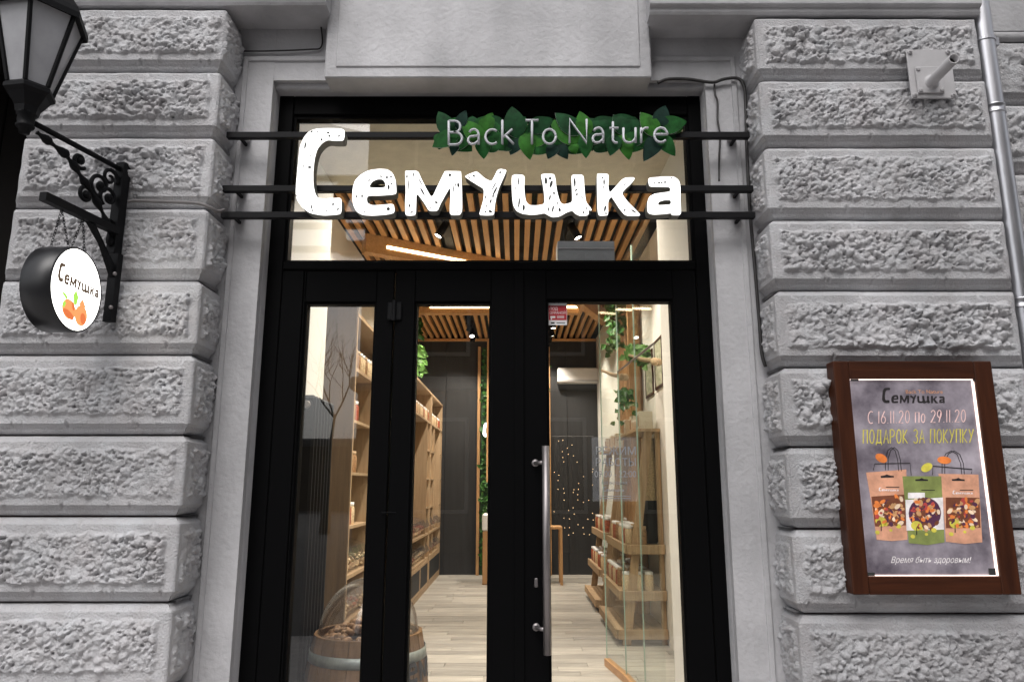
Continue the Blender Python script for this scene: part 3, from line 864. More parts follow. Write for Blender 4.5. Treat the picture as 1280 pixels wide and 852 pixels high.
# thin line lettering: strokes on a unit body (x right, y up, x-height .62, cap height 1)
def arc(cx, cy, rx, ry, a0, a1, n=14):
    return [(cx + rx * math.cos(R(a0 + (a1 - a0) * i / n)), cy + ry * math.sin(R(a0 + (a1 - a0) * i / n))) for i in range(n + 1)]
GL = {
 'B': (.56, [[(0, 0), (0, 1)], [(0, 1), (.22, 1)] + arc(.25, .76, .22, .24, 90, -90, 9) + [(0, .52)], [(.2, .52)] + arc(.28, .26, .26, .26, 90, -90, 9) + [(0, 0)]]),
 'a': (.5, [arc(.25, .40, .20, .24, 150, 0, 8) + [(.45, 0)], [(.45, .37), (.2, .34)] + arc(.19, .18, .17, .17, 95, 270, 8) + [(.30, .03), (.45, .16)]]),
 'c': (.5, [arc(.30, .31, .28, .31, 50, 310, 14)]),
 'k': (.46, [[(0, 0), (0, 1)], [(.40, .62), (.02, .27)], [(.12, .36), (.46, 0)]]),
 'T': (.6, [[(0, 1), (.6, 1)], [(.3, 1), (.3, 0)]]),
 'o': (.62, [arc(.31, .31, .30, .31, 0, 360, 20)]),
 'N': (.72, [[(0, 0), (0, 1), (.7, 0), (.7, 1)]]),
 't': (.36, [[(.14, .88), (.14, .16)] + arc(.28, .15, .14, .15, 180, 290, 6), [(0, .62), (.36, .62)]]),
 'u': (.52, [[(0, .62), (0, .22)] + arc(.24, .22, .24, .22, 180, 340, 8) + [(.5, .2)], [(.5, .62), (.5, 0)]]),
 'r': (.32, [[(0, 0), (0, .62)], [(0, .36)] + arc(.22, .36, .22, .26, 180, 70, 7)]),
 'e': (.54, [[(.02, .34), (.54, .34)] + arc(.28, .31, .27, .31, 8, 315, 14)]),
 'С': (.5, [arc(.36, .5, .34, .5, 60, 300, 12)]), '1': (.12, [[(.06, 0), (.06, 1)]]),
 '6': (.5, [[(.38, 1)] + arc(.25, .28, .23, .28, 150, 510, 14)]), '.': (.12, [[(.04, 0), (.06, .05)]]),
 '2': (.5, [arc(.25, .74, .22, .26, 160, -20, 8) + [(.02, 0), (.5, 0)]]), '0': (.5, [arc(.25, .5, .23, .5, 0, 360, 16)]),
 '9': (.5, [arc(.25, .7, .22, .3, 20, 380, 14) + [(.2, 0)]]), 'п': (.44, [[(0, 0), (0, .85), (.4, .85), (.4, 0)]]),
 'о': (.44, [arc(.22, .36, .2, .36, 0, 360, 14)]), 'П': (.48, [[(0, 0), (.02, 1), (.44, 1), (.44, 0)]]), 'О': (.5, [arc(.25, .5, .23, .5, 0, 360, 16)]),
 'Д': (.6, [[(0, -.12), (.02, .05), (.56, .05), (.58, -.12)], [(.08, .05), (.2, 1), (.46, 1), (.48, .05)]]),
 'А': (.5, [[(0, 0), (.26, 1), (.5, 0)], [(.1, .34), (.42, .34)]]), 'Р': (.46, [[(0, 0), (0, 1), (.15, 1)] + arc(.2, .74, .24, .26, 90, -90, 8) + [(0, .48)]]),
 'К': (.46, [[(0, 0), (0, 1)], [(.42, 1), (.02, .46), (.46, 0)]]), 'З': (.44, [arc(.2, .76, .2, .24, 150, -80, 8) + arc(.2, .26, .23, .26, 80, -150, 8)]),
 'У': (.5, [[(0, 1), (.26, .42)], [(.48, 1), (.24, .38), (.08, 0)]]), ' ': (.25, []),
}
def stroke_word(name, word, px0, px1, base_l, base_r, cap, Yp, rad, m, parent, gap=.16, flat=.5, merge=False):
    tot = sum(GL[c][0] + gap for c in word) - gap
    k = (px1 - px0) / tot
    x, allmb, objs = px0, MB(), []
    for c in word:
        w, strokes = GL[c]
        mb = allmb if merge else MB()
        for s in strokes:
            pts = []
            for (sx, sy) in s:
                X = x + sx * k
                base = base_l + (base_r - base_l) * (X - px0) / (px1 - px0)
                pts.append(P(X, base - sy * cap, Yp))
            mb.tube(pts, rad, 6, flat=flat)
        if strokes and not merge:
            objs.append(mb.build(name, m, parent, True))
        x += (w + gap) * k
    if merge:
        objs.append(allmb.build(name, m, parent))
    return objs
for word, a, b, yl, yr in (('Back', 561, 642, 181, 180), ('To', 657, 695, 180, 180), ('Nature', 712, 834, 179, 178)):
    stroke_word('thin_letter', word, a, b, yl, yr, 29.5, LY - .034, .0058, M['grey_letter'], lf, gap=.21, flat=1.3)

# ------------------------------------------------------------------ lantern on its scroll bracket, round sign on a bar under it
AL = R(-15.0)                           # the brackets stand a little askew to the wall
WX, WYB = -1.775, -0.325                 # where they meet the wall
def brk(s, z, off=0.0):                 # a point s metres out along the bracket, off metres to its right
    return Vector((WX - math.sin(-AL) * s + math.cos(AL) * off, WYB - math.cos(AL) * s + math.sin(AL) * off, z))
ln = thing('wall_lantern', 'black hexagonal street lantern on a scrolled iron wall bracket', 'lantern', (WX, WYB, 2.9))
def bar(mb, s0, s1, z0, z1, w, off=0.0):
    vs = [brk(s, z, o) for z in (z0, z1) for s in (s0, s1) for o in (off - w, off + w)]
    return mb.add(vs, [(0, 2, 3, 1), (4, 5, 7, 6), (0, 1, 5, 4), (2, 6, 7, 3), (0, 4, 6, 2), (1, 3, 7, 5)])
mb = MB(); bar(mb, -.012, .03, 2.50, 2.925, .022); mb.build('back_plate', M['black_metal'], ln)
mb = MB(); mb.tube([brk(.0, 2.893), brk(.493, 2.893)], .0115, 10); mb.build('arm', M['black_metal'], ln, True)
sc = MB()
def spiral(mb, c_s, c_z, r0, r1, a0, a1, rad0, rad1, n=26):
    pts, rs = [], []
    for i in range(n + 1):
        t = i / n
        a, r = R(a0 + (a1 - a0) * t), r0 + (r1 - r0) * t
        pts.append(brk(c_s + r * math.cos(a), c_z + r * math.sin(a)))
        rs.append(rad0 + (rad1 - rad0) * t)
    mb.tube(pts, rs, 8)
main = [(.03, 2.53), (.05, 2.60), (.09, 2.66), (.15, 2.72), (.21, 2.765), (.26, 2.805), (.31, 2.835), (.38, 2.85), (.44, 2.862)]
tw = [(s, z) for s, z in main]
pts = []
for i in range(len(tw) - 1):
    for j in range(6):
        t = j / 6
        pts.append((tw[i][0] * (1 - t) + tw[i + 1][0] * t, tw[i][1] * (1 - t) + tw[i + 1][1] * t))
pts.append(tw[-1])
sc.tube([brk(*p) for p in pts], [.0125 + .0055 * math.sin(i * .9) for i in range(len(pts))], 8)
spiral(sc, .235, 2.838, .035, .006, -140, 330, .009, .006)
spiral(sc, .185, 2.705, .034, .006, 60, -400, .009, .006)
spiral(sc, .12, 2.775, .055, .008, -80, 420, .010, .006)
spiral(sc, .075, 2.83, .045, .006, 200, -300, .009, .006)
spiral(sc, .07, 2.74, .050, .008, -60, 420, .010, .006)
spiral(sc, .05, 2.62, .03, .005, 250, -250, .009, .005)
for (s, z, r) in ((.235, 2.838, .016), (.185, 2.705, .017), (.12, 2.775, .018), (.07, 2.74, .018), (.31, 2.835, .020), (.39, 2.852, .018)):
    sc.ball(brk(s, z), r, 6)
sc.build('scroll', M['black_metal'], ln, True)
# lantern body
LX, LYc, LZ = -1.903, -0.80, 2.987
def hexring(r, z, a0=-51):
    return [Vector((LX + r * math.cos(R(a0 + 60 * k)), LYc - r * math.sin(R(a0 + 60 * k)), z)) for k in range(6)]
def loft(mb, rings):
    vs = [v for rg in rings for v in rg]
    fs = []
    for i in range(len(rings) - 1):
        for j in range(6):
            fs.append((i * 6 + j, i * 6 + (j + 1) % 6, (i + 1) * 6 + (j + 1) % 6, (i + 1) * 6 + j))
    fs += [tuple(range(6)), tuple((len(rings) - 1) * 6 + j for j in range(6))[::-1]]
    return mb.add(vs, fs)
mb = MB()
mb.lathe((LX, LYc, LZ - .135), [(.001, -.02), (.018, -.02), (.022, 0), (.03, .004), (.033, .012), (.026, .02), (.030, .03), (.030, .05), (.036, .056), (.036, .066), (.03, .075)], 16)
mb.build('collar', M['black_metal'], ln, True)
loft(MB(), [hexring(.040, LZ - .075), hexring(.046, LZ - .05), hexring(.064, LZ - .022), hexring(.074, LZ - .005), hexring(.090, LZ + .008), hexring(.090, LZ + .022), hexring(.080, LZ + .034)]).build('base', M['black_metal'], ln)
ZB, ZT, RB, RT = LZ + .034, LZ + .345, .077, .152
lb, lt = hexring(RB, ZB), hexring(RT, ZT)
for k_ in range(6):
    MB().tube([lb[k_], lt[k_]], .0095, 6).build('glazing_bar', M['black_metal'], ln)
    a, b, c, d = lb[k_] * .985 + Vector((LX, LYc, ZB)) * .015, lb[(k_ + 1) % 6] * .985 + Vector((LX, LYc, ZB)) * .015, lt[(k_ + 1) % 6], lt[k_]
    nrm = (b - a).cross(d - a).normalized() * .003
    MB().add([a, b, c, d, a + nrm, b + nrm, c + nrm, d + nrm], [(0, 1, 2, 3), (7, 6, 5, 4), (0, 4, 5, 1), (2, 6, 7, 3), (1, 5, 6, 2), (0, 3, 7, 4)]).build('pane', None or M.setdefault('lantern_pane', mat('frosted_lantern_pane', (0.34, 0.34, 0.36), 0.25, var=.15, scale=6)), ln)
loft(MB(), [hexring(RT + .004, ZT - .012), hexring(RT + .023, ZT - .020), hexring(RT + .023, ZT + .004), hexring(RT + .012, ZT + .03), hexring(.10, ZT + .12), hexring(.06, ZT + .14), hexring(.03, ZT + .24)]).build('roof', M['black_metal'], ln)
MB().ball((LX, LYc, ZT + .26), .03, 8).build('finial', M['black_metal'], ln, True)

# bar that carries the round sign
AL, WX = R(-10.5), -1.755
sb = thing('sign_bracket', 'plain black steel bar and strut holding the round sign', 'bracket', (WX, WYB, 2.2))
mb = MB(); bar(mb, .0325, .43, 2.580, 2.614, .016, -.0); mb.build('arm', M['black_metal'], sb)
mb = MB(); bar(mb, .0, .032, 2.19, 2.496, .020); mb.build('post', M['black_metal'], sb)
mb = MB()
vs = [brk(s, z, o) for (s, z) in ((.20, 2.579), (.165, 2.579), (.034, 2.385), (.034, 2.44)) for o in (-.010, .010)]
mb.add(vs, [(0, 2, 3, 1), (2, 4, 5, 3), (4, 6, 7, 5), (6, 0, 1, 7), (0, 6, 4, 2), (1, 3, 5, 7)])
mb.build('strut', M['black_metal'], sb)
for zz in (2.25, 2.40):
    MB().ball(brk(.036, zz, .018), .009, 6).build('bolt', M['steel'], sb, True)

rs_ = thing('round_sign', 'round white glowing hanging sign with Семушка and nuts, black rim', 'sign', brk(.28, 2.27))
SR, ST = .170, .118
SC = brk(.28, 2.262)
n_dir = Vector((1.0, 0.0, 0))
a_dir = Vector((0.0, -1.0, 0))   # out along the arm
AX = Matrix((a_dir, Vector((0, 0, 1)), n_dir)).transposed()
MB().lathe(SC, [(.001, -ST / 2), (SR - .006, -ST / 2), (SR, -ST / 2 + .004), (SR, ST / 2 - .004), (SR - .004, ST / 2), (SR - .008, ST / 2), (SR - .008, ST / 2 - .004)], 64, AX).build('drum', mat('black_drum', (.014, .014, .016), .35), rs_, True)
M['round_face'] = emitter('lit_round_face', (1.0, .985, .93), 4.5)
MB().lathe(SC, [(.0005, ST / 2 - .003), (SR - .008, ST / 2 - .003)], 64, AX).build('face', M['round_face'], rs_)
def disc_pt(u, w, lift=.0):             # u to the viewer's right, w up, on the lit face
    return SC - a_dir * u + Vector((0, 0, w)) + n_dir * (ST / 2 - .003 + lift)
def disc_poly(mb, pts, lift):
    vs = [disc_pt(u, w, lift) for u, w in pts]
    mb.add(vs, [tuple(range(len(vs)))])
M['print_brown'] = mat('brown_print', (.10, .065, .04), .6, emit=(.10, .065, .04), estr=.6)
M['print_orange'] = mat('orange_print', (.30, .09, .02), .6, emit=(.92, .34, .12), estr=.9)
M['print_orange2'] = mat('dark_orange_print', (.22, .05, .01), .6, emit=(.70, .17, .05), estr=.9)
M['print_green'] = mat('lime_print', (.15, .28, .03), .6, emit=(.38, .72, .10), estr=.9)
from mathutils.geometry import tessellate_polygon
def logo(mb, map_fn):
    """the shop's hand drawn word (same outlines as the big sign), map_fn(px, py) -> point"""
    for out, holes in LET:
        loops = [smooth_loop(out, 1)] + [smooth_loop(hh, 1) for hh in holes]
        flat = [q for lp in loops for q in lp]
        tris = tessellate_polygon([[Vector((x, y, 0)) for x, y in lp] for lp in loops])
        mb.add([map_fn(*q) for q in flat], [tuple(t) for t in tris])
mb = MB()
k_ = .270 / (852 - 369)
for du, dw, dl in ((0, 0, 0), (.0022, .0012, .0001), (.0010, -.0016, .0002), (-.0012, .001, .0003)):
    logo(mb, lambda x, y: disc_pt(-.126 + (x - 369) * k_ + du, .040 - (y - 215) * k_ * 1.2 + dw, .0012 + dl))
mb.build('lettering', M['print_brown'], rs_)
def ell(cu, cw, ru, rw, rot=0, n=16):
    return [(cu + ru * math.cos(w) * math.cos(rot) - rw * math.sin(w) * math.sin(rot), cw + ru * math.cos(w) * math.sin(rot) + rw * math.sin(w) * math.cos(rot)) for w in [2 * math.pi * i / n for i in range(n)]]
mb = MB(); disc_poly(mb, ell(-.035, -.088, .046, .038, -.4), .0012); disc_poly(mb, ell(.045, -.095, .042, .042), .0016); disc_poly(mb, [(.02, -.055), (.045, -.025), (.072, -.058)], .0014); mb.build('nut_print', M['print_orange'], rs_)
mb = MB(); disc_poly(mb, ell(-.035, -.108, .038, .014, -.3), .002); disc_poly(mb, ell(.06, -.105, .018, .024, .4), .002); disc_poly(mb, ell(-.012, -.07, .008, .018, .4), .002); mb.build('nut_shade_print', M['print_orange2'], rs_)['kind'] = 'stuff'
mb = MB(); disc_poly(mb, [(-.01, -.062), (-.022, -.028), (-.006, .0), (.014, -.028), (.008, -.062)], .0024); disc_poly(mb, [(-.06, -.055), (-.085, -.04), (-.09, -.03), (-.07, -.032), (-.05, -.045)], .0024); disc_poly(mb, [(-.07, -.06), (-.08, -.08), (-.068, -.09), (-.058, -.07)], .0024); mb.build('leaf_print', M['print_green'], rs_)
for s0 in (.225, .335):
    for o0 in (-.035, .035):
        cb = MB()
        top, bot = brk(s0, 2.58, 0.0), SC + a_dir * (s0 - .283) + n_dir * o0 + Vector((0, 0, math.sqrt(max(0, SR ** 2 - (s0 - .283) ** 2)) - .002))
        nlk = 13
        for i in range(nlk):
            c = top.lerp(bot, (i + .5) / nlk)
            dv = (bot - top).normalized()
            sd = (a_dir if i % 2 else n_dir)
            hl = (bot - top).length / nlk * .66
            cb.tube([c + dv * (hl * math.cos(w)) + sd * (.0045 * math.sin(w)) for w in [2 * math.pi * q / 8 for q in range(9)]], .0013, 4, caps=False)
        cb.build('chain', M['black_metal'], rs_)

# ------------------------------------------------------------------ cables
def cable(name, label, pts, r, m=None):
    p = [Vector(q) for q in pts]
    sm = []
    for i in range(len(p) - 1):
        a, b, c, d = p[max(0, i - 1)], p[i], p[i + 1], p[min(len(p) - 1, i + 2)]
        for j in range(6):
            t = j / 6
            sm.append(.5 * ((2 * b) + (c - a) * t + (2 * a - 5 * b + 4 * c - d) * t * t + (3 * b - a - 3 * c + d) * t ** 3))
    sm.append(p[-1])
    o = MB().tube(sm, r, 7).build(name, m or M['cable'], None, True)
    return tag(o, label, 'cable')
cable('cable', 'black cable looping over the right end of the door head', [P(822, 104, -.115), P(835, 99, -.118), P(860, 99, -.12), P(890, 103, -.122), P(905, 99, -.125), P(922, 98, -.13), P(930, 108, -.135), P(932, 130, -.135), P(934, 200, -.135), P(938, 270, -.135), P(944, 340, -.135), P(949, 400, -.135), P(952, 440, -.135), P(957, 458, -.14)], .008)
cable('cable', 'thin dark cable hanging down the right architrave to the rails', [P(893, 104, -.10), P(894, 118, -.115), P(897, 128, -.115), P(897, 150, -.115), P(900, 170, -.118), P(899, 200, -.12), P(899, 226, -.16)], .005)
cable('cable', 'grey conduit along the joint right of the lantern bracket', [P(160, 252, -.345), P(172, 251, -.345), P(200, 252, -.345), P(245, 254, -.345), P(262, 259, -.335), P(272, 264, -.30), P(280, 262, -.23)], .0075, M['cable_grey'])
cable('cable', 'thin dark wire in the corner beside the upper left panel edge', [P(398, 0, -.2), P(401, 30, -.12), P(402, 58, -.108), P(385, 62, -.115), P(330, 64, -.118), P(302, 64, -.118)], .004)

# ------------------------------------------------------------------ pipe bracket and downpipe
pb = thing('pipe_bracket', 'grey steel plate bolted to the stones with a pipe stub', 'bracket', P(1163, 95, -.335))
p0, p1 = P(1139, 124, -.335), P(1187, 63, -.335)
MB().box(p0.x, p1.x, -.342, -.332, p0.z, p1.z, .003).build('plate', M['plate'], pb)
q0, q1 = P(1147, 117, -.345), P(1176, 84, -.345)
MB().box(q0.x, q1.x, -.352, -.3425, q0.z, q1.z, .003).build('pad', M['plate'], pb)
mb = MB()
for (x, z) in ((p0.x + .015, p0.z + .015), (p1.x - .015, p0.z + .015), (p0.x + .015, p1.z - .015), (p1.x - .015, p1.z - .015)):
    mb.lathe((x, -.342, z), [(.012, 0), (.012, .006), (.007, .007), (.007, .016), (.001, .016)], 6, Matrix.Rotation(R(90), 3, 'X'))
for (x, z) in ((q0.x + .012, q0.z + .014), (q1.x - .012, q0.z + .014), (q0.x + .012, q1.z - .014)):
    mb.lathe((x, -.352, z), [(.010, 0), (.010, .006), (.001, .008)], 6, Matrix.Rotation(R(90), 3, 'X'))
mb.build('bolt', M['plate'], pb)
s0, s1 = P(1164, 103, -.35), P(1164, 103, -.35) + Vector((-.012, -.195, -.005))
e = (s1 - s0).normalized()
rotm = e.to_track_quat('Z', 'Y').to_matrix()
MB().lathe(s0, [(.040, 0), (.026, .008), (.0235, .012), (.0235, (s1 - s0).length), (.019, (s1 - s0).length), (.019, .02), (.001, .02)], 20, rotm).build('pipe_stub', M['plate'], pb, True)
MB().lathe(s1 - e * .03, [(.0189, 0), (.001, .001)], 16, rotm).build('bore_shade_disc', M['ink'], pb)  # near-black disc inside the stub paints the shade of its hollow

dpx = P(1241, 0, -.25).x
dp = thing('downpipe', 'shiny galvanised metal downpipe beside the right pilaster', 'pipe', (2.275, -.235, 0))
XD, YD = 2.278, -.225
for (z0, z1) in ((-.0, 1.2), (1.2, 2.30), (2.30, P(1255, 139, YD).z), (P(1255, 139, YD).z, 6.2)):
    MB().lathe((XD, YD, z0), [(.047, 0), (.047, z1 - z0 - .0)], 28).build('pipe', M['galv'], dp, True)
for zz in [P(1255, 139, YD).z, 2.30, 1.2]:
    MB().lathe((XD, YD, zz), [(.047, -.024), (.051, -.022), (.051, -.016), (.048, -.014), (.048, .014), (.051, .016), (.051, .022), (.047, .024)], 28).build('joint_ring', M['galv'], dp, True)
zc = P(1250, 53, YD).z
for zz in (zc, 2.0):
    MB().lathe((XD, YD, zz - .008), [(.047, 0), (.0515, 0), (.0515, .016), (.047, .016)], 28).box(XD + .045, XD + .07, YD - .01, YD + .02, zz - .02, zz + .02).box(XD - .012, XD + .012, YD + .048, -.1, zz - .008, zz + .008).build('pipe_clip', M['galv'], dp)

# ------------------------------------------------------------------ lightbox poster
FY = -.374
ps = thing('poster_lightbox', 'dark brown wooden lightbox frame with a Семушка gift poster', 'poster', P(1158, 743, FY))
oTL, oBR = P(1037, 451, FY), P(1275, 743, FY)
iTL, iBR = P(1062.5, 473, FY), P(1248, 720, FY)
ox0, ox1, oz0, oz1 = P(1041, 451, FY).x, (P(1242, 451, FY).x + P(1275, 742, FY).x) / 2, oBR.z, oTL.z
ix0, ix1, iz0, iz1 = P(1062.5, 473, FY).x, (P(1222.5, 473, FY).x + P(1248, 720, FY).x) / 2, iBR.z, iTL.z
MB().box(ox0, ix0, FY, YF - .004, oz0, oz1, .004).build('frame_board', M['wood_frame'], ps)
MB().box(ix1, ox1, FY, YF - .004, oz0, oz1, .004).build('frame_board', M['wood_frame'], ps)
MB().box(ix0 + .0005, ix1 - .0005, FY + .001, YF - .005, iz1, oz1, .003).build('frame_board', M['wood_frame_h'], ps)
MB().box(ix0 + .0005, ix1 - .0005, FY + .001, YF - .005, oz0, iz0, .003).build('frame_board', M['wood_frame_h'], ps)
PY = FY + .016
M['poster'] = mat('poster_print', (.032, .024, .036), .45, color2=(.33, .295, .33), scale=5, detail=11, emit='base', estr=.45)
MB().box(ix0, ix1, PY, PY + .012, iz0, iz1).build('poster_sheet', M['poster'], ps)
for (a0, a1, c0, c1) in ((ix0 + .0006, ix0 + .0028, iz0 + .001, iz1 - .001), (ix1 - .010, ix1 - .0006, iz0 + .001, iz1 - .001), (ix0 + .007, ix1 - .012, iz1 - .0032, iz1 - .0006), (ix0 + .007, ix1 - .012, iz0 + .0006, iz0 + .0042)):
    MB().box(a0, a1, PY - .004, PY - .0005, c0, c1).build('led_strip', M['led_pink'], ps)
for (x, y, w, h_) in ((1068, 475, 5, 1.2), (1218, 475, 2, 1.6), (1088, 717, 5, 2), (1240, 714, 4, 4)):
    c = P(x, y, PY - .006)
    MB().box(c.x - w * .0033, c.x + w * .0033, PY - .010, PY - .0045, c.z - h_ * .0033, c.z + h_ * .0033, .001).build('clip', M['ink'], ps)
L1 = PY - .0008
def pmat(name, c, e=.38):
    return mat(name, c, .5, emit='base', estr=e, var=.22, scale=22)
PM = {'ink': pmat('poster_black', (.018, .015, .016), .2), 'pink': pmat('poster_pink', (.62, .42, .40)), 'yellow': pmat('poster_yellow', (.48, .42, .06)), 'peach': pmat('poster_peach', (.50, .25, .16)),
      'green': pmat('poster_olive', (.17, .20, .06)), 'orange': pmat('poster_orange', (.60, .17, .04)), 'brown': pmat('poster_brown', (.14, .045, .022)), 'cream': pmat('poster_cream', (.66, .50, .36)),
      'purple': pmat('poster_purple', (.07, .022, .05)), 'red': pmat('poster_red', (.36, .05, .045)), 'tan': pmat('poster_tan', (.44, .24, .11)), 'white': pmat('poster_white', (.62, .58, .58)), 'ora2': pmat('poster_caption', (.46, .22, .12))}
def flat(mb, pts, lift):
    vs = [P(x, y, L1 - lift) for x, y in pts]
    tris = tessellate_polygon([[Vector((x, y, 0)) for x, y in pts]])
    mb.add(vs, [tuple(t) for t in tris])
mb = MB()
logo(mb, lambda x, y: P(1102.5 + (x - 369) * 78.5 / 483 , 494 + (y - 215) * .176 + .0, L1 - .0004))
mb.build('logo_print', PM['ink'], ps)
stroke_word('date_print', 'С 16.11.20 по 29.11.20', 1085, 1207, 529, 527, 15, L1 - .0006, .0019, PM['pink'], ps, gap=.2, flat=.2, merge=True)
stroke_word('headline_print', 'ПОДАРОК ЗА ПОКУПКУ', 1079, 1217, 554, 553, 17, L1 - .0006, .0019, PM['yellow'], ps, gap=.2, flat=.2, merge=True)
o_ = P(1132, 491.5, L1 - .0008)
text_mesh('caption_print', 'Back To Nature', PM['ora2'], ps, .022, o_, width=.155)
o_ = P(1113, 703, L1 - .0008)
text_mesh('motto_print', 'Время быть здоровым!', PM['white'], ps, .034, o_, width=.325, shear=.45)
zz = lambda raw: zpts(raw, 1060, 560, 4.735)
bags = [('peach', [(107,143),(345,125),(352,540),(260,548),(170,540),(140,330)], [(138,285),(345,272),(350,455),(160,462)], [(193,163),(215,160),(230,154),(247,160),(272,163),(272,172),(195,175)]),
        ('peach', [(535,150),(772,155),(795,555),(690,565),(580,552),(560,300)], [(578,290),(778,292),(785,470),(580,472)], [(614,182),(640,180),(653,174),(667,181),(691,184),(691,193),(616,192)]),
        ('green', [(322,165),(552,165),(572,555),(470,572),(360,560),(340,350)], [(340,305),(562,290),(568,480),(346,486)], [(398,183),(422,182),(436,175),(450,181),(474,184),(474,193),(399,193)])]
r2 = random.Random(3)
for bi, (col, outl, win, hang) in enumerate(bags):
    base = .0010 + bi * .0004
    m1 = MB(); flat(m1, zz(outl), base)
    bag = m1.build('pouch_print', PM[col], ps)
    m1 = MB(); flat(m1, zz(win), base + .0002); m1.build('window_print', PM['white' if col == 'green' else 'brown'], bag)
    m1 = MB(); flat(m1, zz(hang), base + .0002); m1.build('hang_slot_print', PM['ink'], bag)
    if col == 'green':
        m1 = MB(); flat(m1, zz(ell(455, 385, 96, 96, 0, 20)), base + .00025); m1.build('nut_shade_print', PM['purple'], bag)
    xs, ys = [p[0] for p in win], [p[1] for p in win]
    layers = {}
    for i in range(85):
        cx, cy = r2.uniform(min(xs) + 22, max(xs) - 18), r2.uniform(min(ys) + 12, max(ys) - 8)
        if col == 'green' and ((cx - 455) / 92) ** 2 + ((cy - 385) / 100) ** 2 > 1: continue
        kk = r2.choice(['orange', 'orange', 'brown', 'tan', 'tan', 'cream', 'purple', 'purple', 'red', 'brown'])
        layers.setdefault(kk, MB())
        rr = r2.uniform(9, 21)
        flat(layers[kk], zz(ell(cx, cy, rr, rr * r2.uniform(.5, .8), r2.uniform(0, 3), 9)), base + .0003 + i * .000012)
    for kk, m1 in layers.items(): m1.build('nut_print', PM[kk], bag)['kind'] = 'stuff'
    bx = (min(xs) + max(xs)) / 2
    m1 = MB(); yb = max(ys)
    for (dx, dy, rr) in ((-48, -28, 34), (-20, -12, 12), (10, 22, 10), (-70, 35, 14), (55, -2, 16)): flat(m1, zz(ell(bx + dx, yb + dy, rr, rr * .85, .3, 12)), base + .0010)
    m1.build('tree_print', PM['yellow'], bag)
    m1 = MB(); flat(m1, zz([(bx - 50, yb + 26), (bx - 50, yb - 20), (bx - 46, yb - 20), (bx - 44, yb + 26)]), base + .0011); m1.build('trunk_print', PM['ink'], bag)
    m1 = MB(); flat(m1, zz([(bx - 20, min(ys) - 45), (bx + 60, min(ys) - 45), (bx + 60, min(ys) - 40), (bx - 20, min(ys) - 40)]), base + .0003); m1.build('line_print', PM['ink'], bag)
    m1 = MB()
    k_ = 118 / 483
    if col == 'green': flat(m1, zz([(355, 262), (455, 262), (455, 296), (355, 296)]), base + .0004); m1.build('label_print', PM['white'], bag)
    else:
        logo(m1, lambda x, y: P(1060 + (bx - 62 + (x - 369) * k_) / 4.735, 560 + (min(ys) - 30 + (y - 215) * k_ * .8) / 4.735, L1 - base - .0004)); m1.build('label_print', PM['white'], bag)
m1 = MB()
for pts in ([(150, 130), (158, 92), (368, 88), (374, 160)], [(500, 158), (503, 105), (735, 125), (730, 150)]):
    m1.tube([P(*q, L1 - .0009) for q in zz(pts)], .0016, 5, flat=.2)
for (cx, cy, w_) in ((258, 90, 36), (612, 110, 55)):
    for dx in (0, 16):
        m1.tube([P(*q, L1 - .0009) for q in zz([(cx - w_ + dx, cy + 40), (cx - w_ + dx, cy - 30), (cx - w_ * .6 + dx, cy - 78), (cx + dx, cy - 95), (cx + w_ * .6 + dx, cy - 75), (cx + w_ + dx, cy - 20), (cx + w_ + 6 + dx, cy + 45)])], .0016, 5, flat=.2)
m1.build('bag_outline_print', PM['ink'], ps)['kind'] = 'stuff'
for (cx, cy, rx, ry, ro, kk) in ((197, 58, 38, 24, .5, 'orange'), (466, 113, 36, 24, -.5, 'yellow'), (570, 70, 42, 22, .1, 'orange')):
    m1 = MB(); flat(m1, zz(ell(cx, cy, rx, ry, ro)), .0014); m1.build('almond_print', PM[kk], ps)

# ------------------------------------------------------------------ the shop inside
RX0, RX1, RY0, RY1, RZ = -1.80, 1.46, 1.0, 9.42, 4.12
structure(MB().box(-2.4, 2.4, -.02, RY1 + .2, -.12, -.012).build('subfloor', M['beige']))
structure(MB().box(RX0 - .1, RX0, RY0 + .001, RY1 + .1, 0, RZ).build('side_wall', M['interior_white']))
structure(MB().box(RX1, RX1 + .1, RY0 + .001, RY1 + .1, 0, RZ).build('side_wall', M['interior_white']))
structure(MB().box(RX0, RX1, RY0 + .0005, RY0 + .04, OZB + .061, RZ).box(RX0, OX0 - .001, RY0 + .0005, RY0 + .04, 0, OZB + .061).box(OX1 + .001, RX1, RY0 + .0005, RY0 + .04, 0, OZB + .061).build('front_inner_wall', M['interior_white']))
bw = structure(MB().box(RX0 - .1, RX1 + .1, RY1 + .03, RY1 + .12, 0, RZ + .1).build('back_wall', M['charcoal']))
for i in range(6):
    x0 = RX0 + i * .543
    MB().box(x0 + .003, x0 + .540, RY1, RY1 + .028, .0, RZ).build('panel', M['charcoal'], bw)
ce = structure(MB().box(RX0 - .1, RX1 + .1, RY0, RY1 + .1, RZ + .08, RZ + .2).build('ceiling', M['charcoal2']))
sm_ = None
PITCH_S = 0.110
n_s = int((RX1 - RX0) / PITCH_S)
for i in range(n_s):
    x = RX0 + .05 + i * PITCH_S
    if abs(x + .735) < .07 or abs(x - .585) < .07: continue
    if sm_ is None:
        sm_ = MB().box(-.0275, .0275, RY0 + .1, RY1 - .003, -.035, .035, .002).build('slat', M['wood_slat'], ce)
        o = sm_
    else:
        o = sm_.copy(); COL.objects.link(o); o.parent = ce
    o.location = (x, 0, RZ + .04)
MB().box(RX0, RX1, RY1 - .05, RY1 - .004, RZ - .055, RZ - .012).build('edge_board', M['wood_slat'], ce)
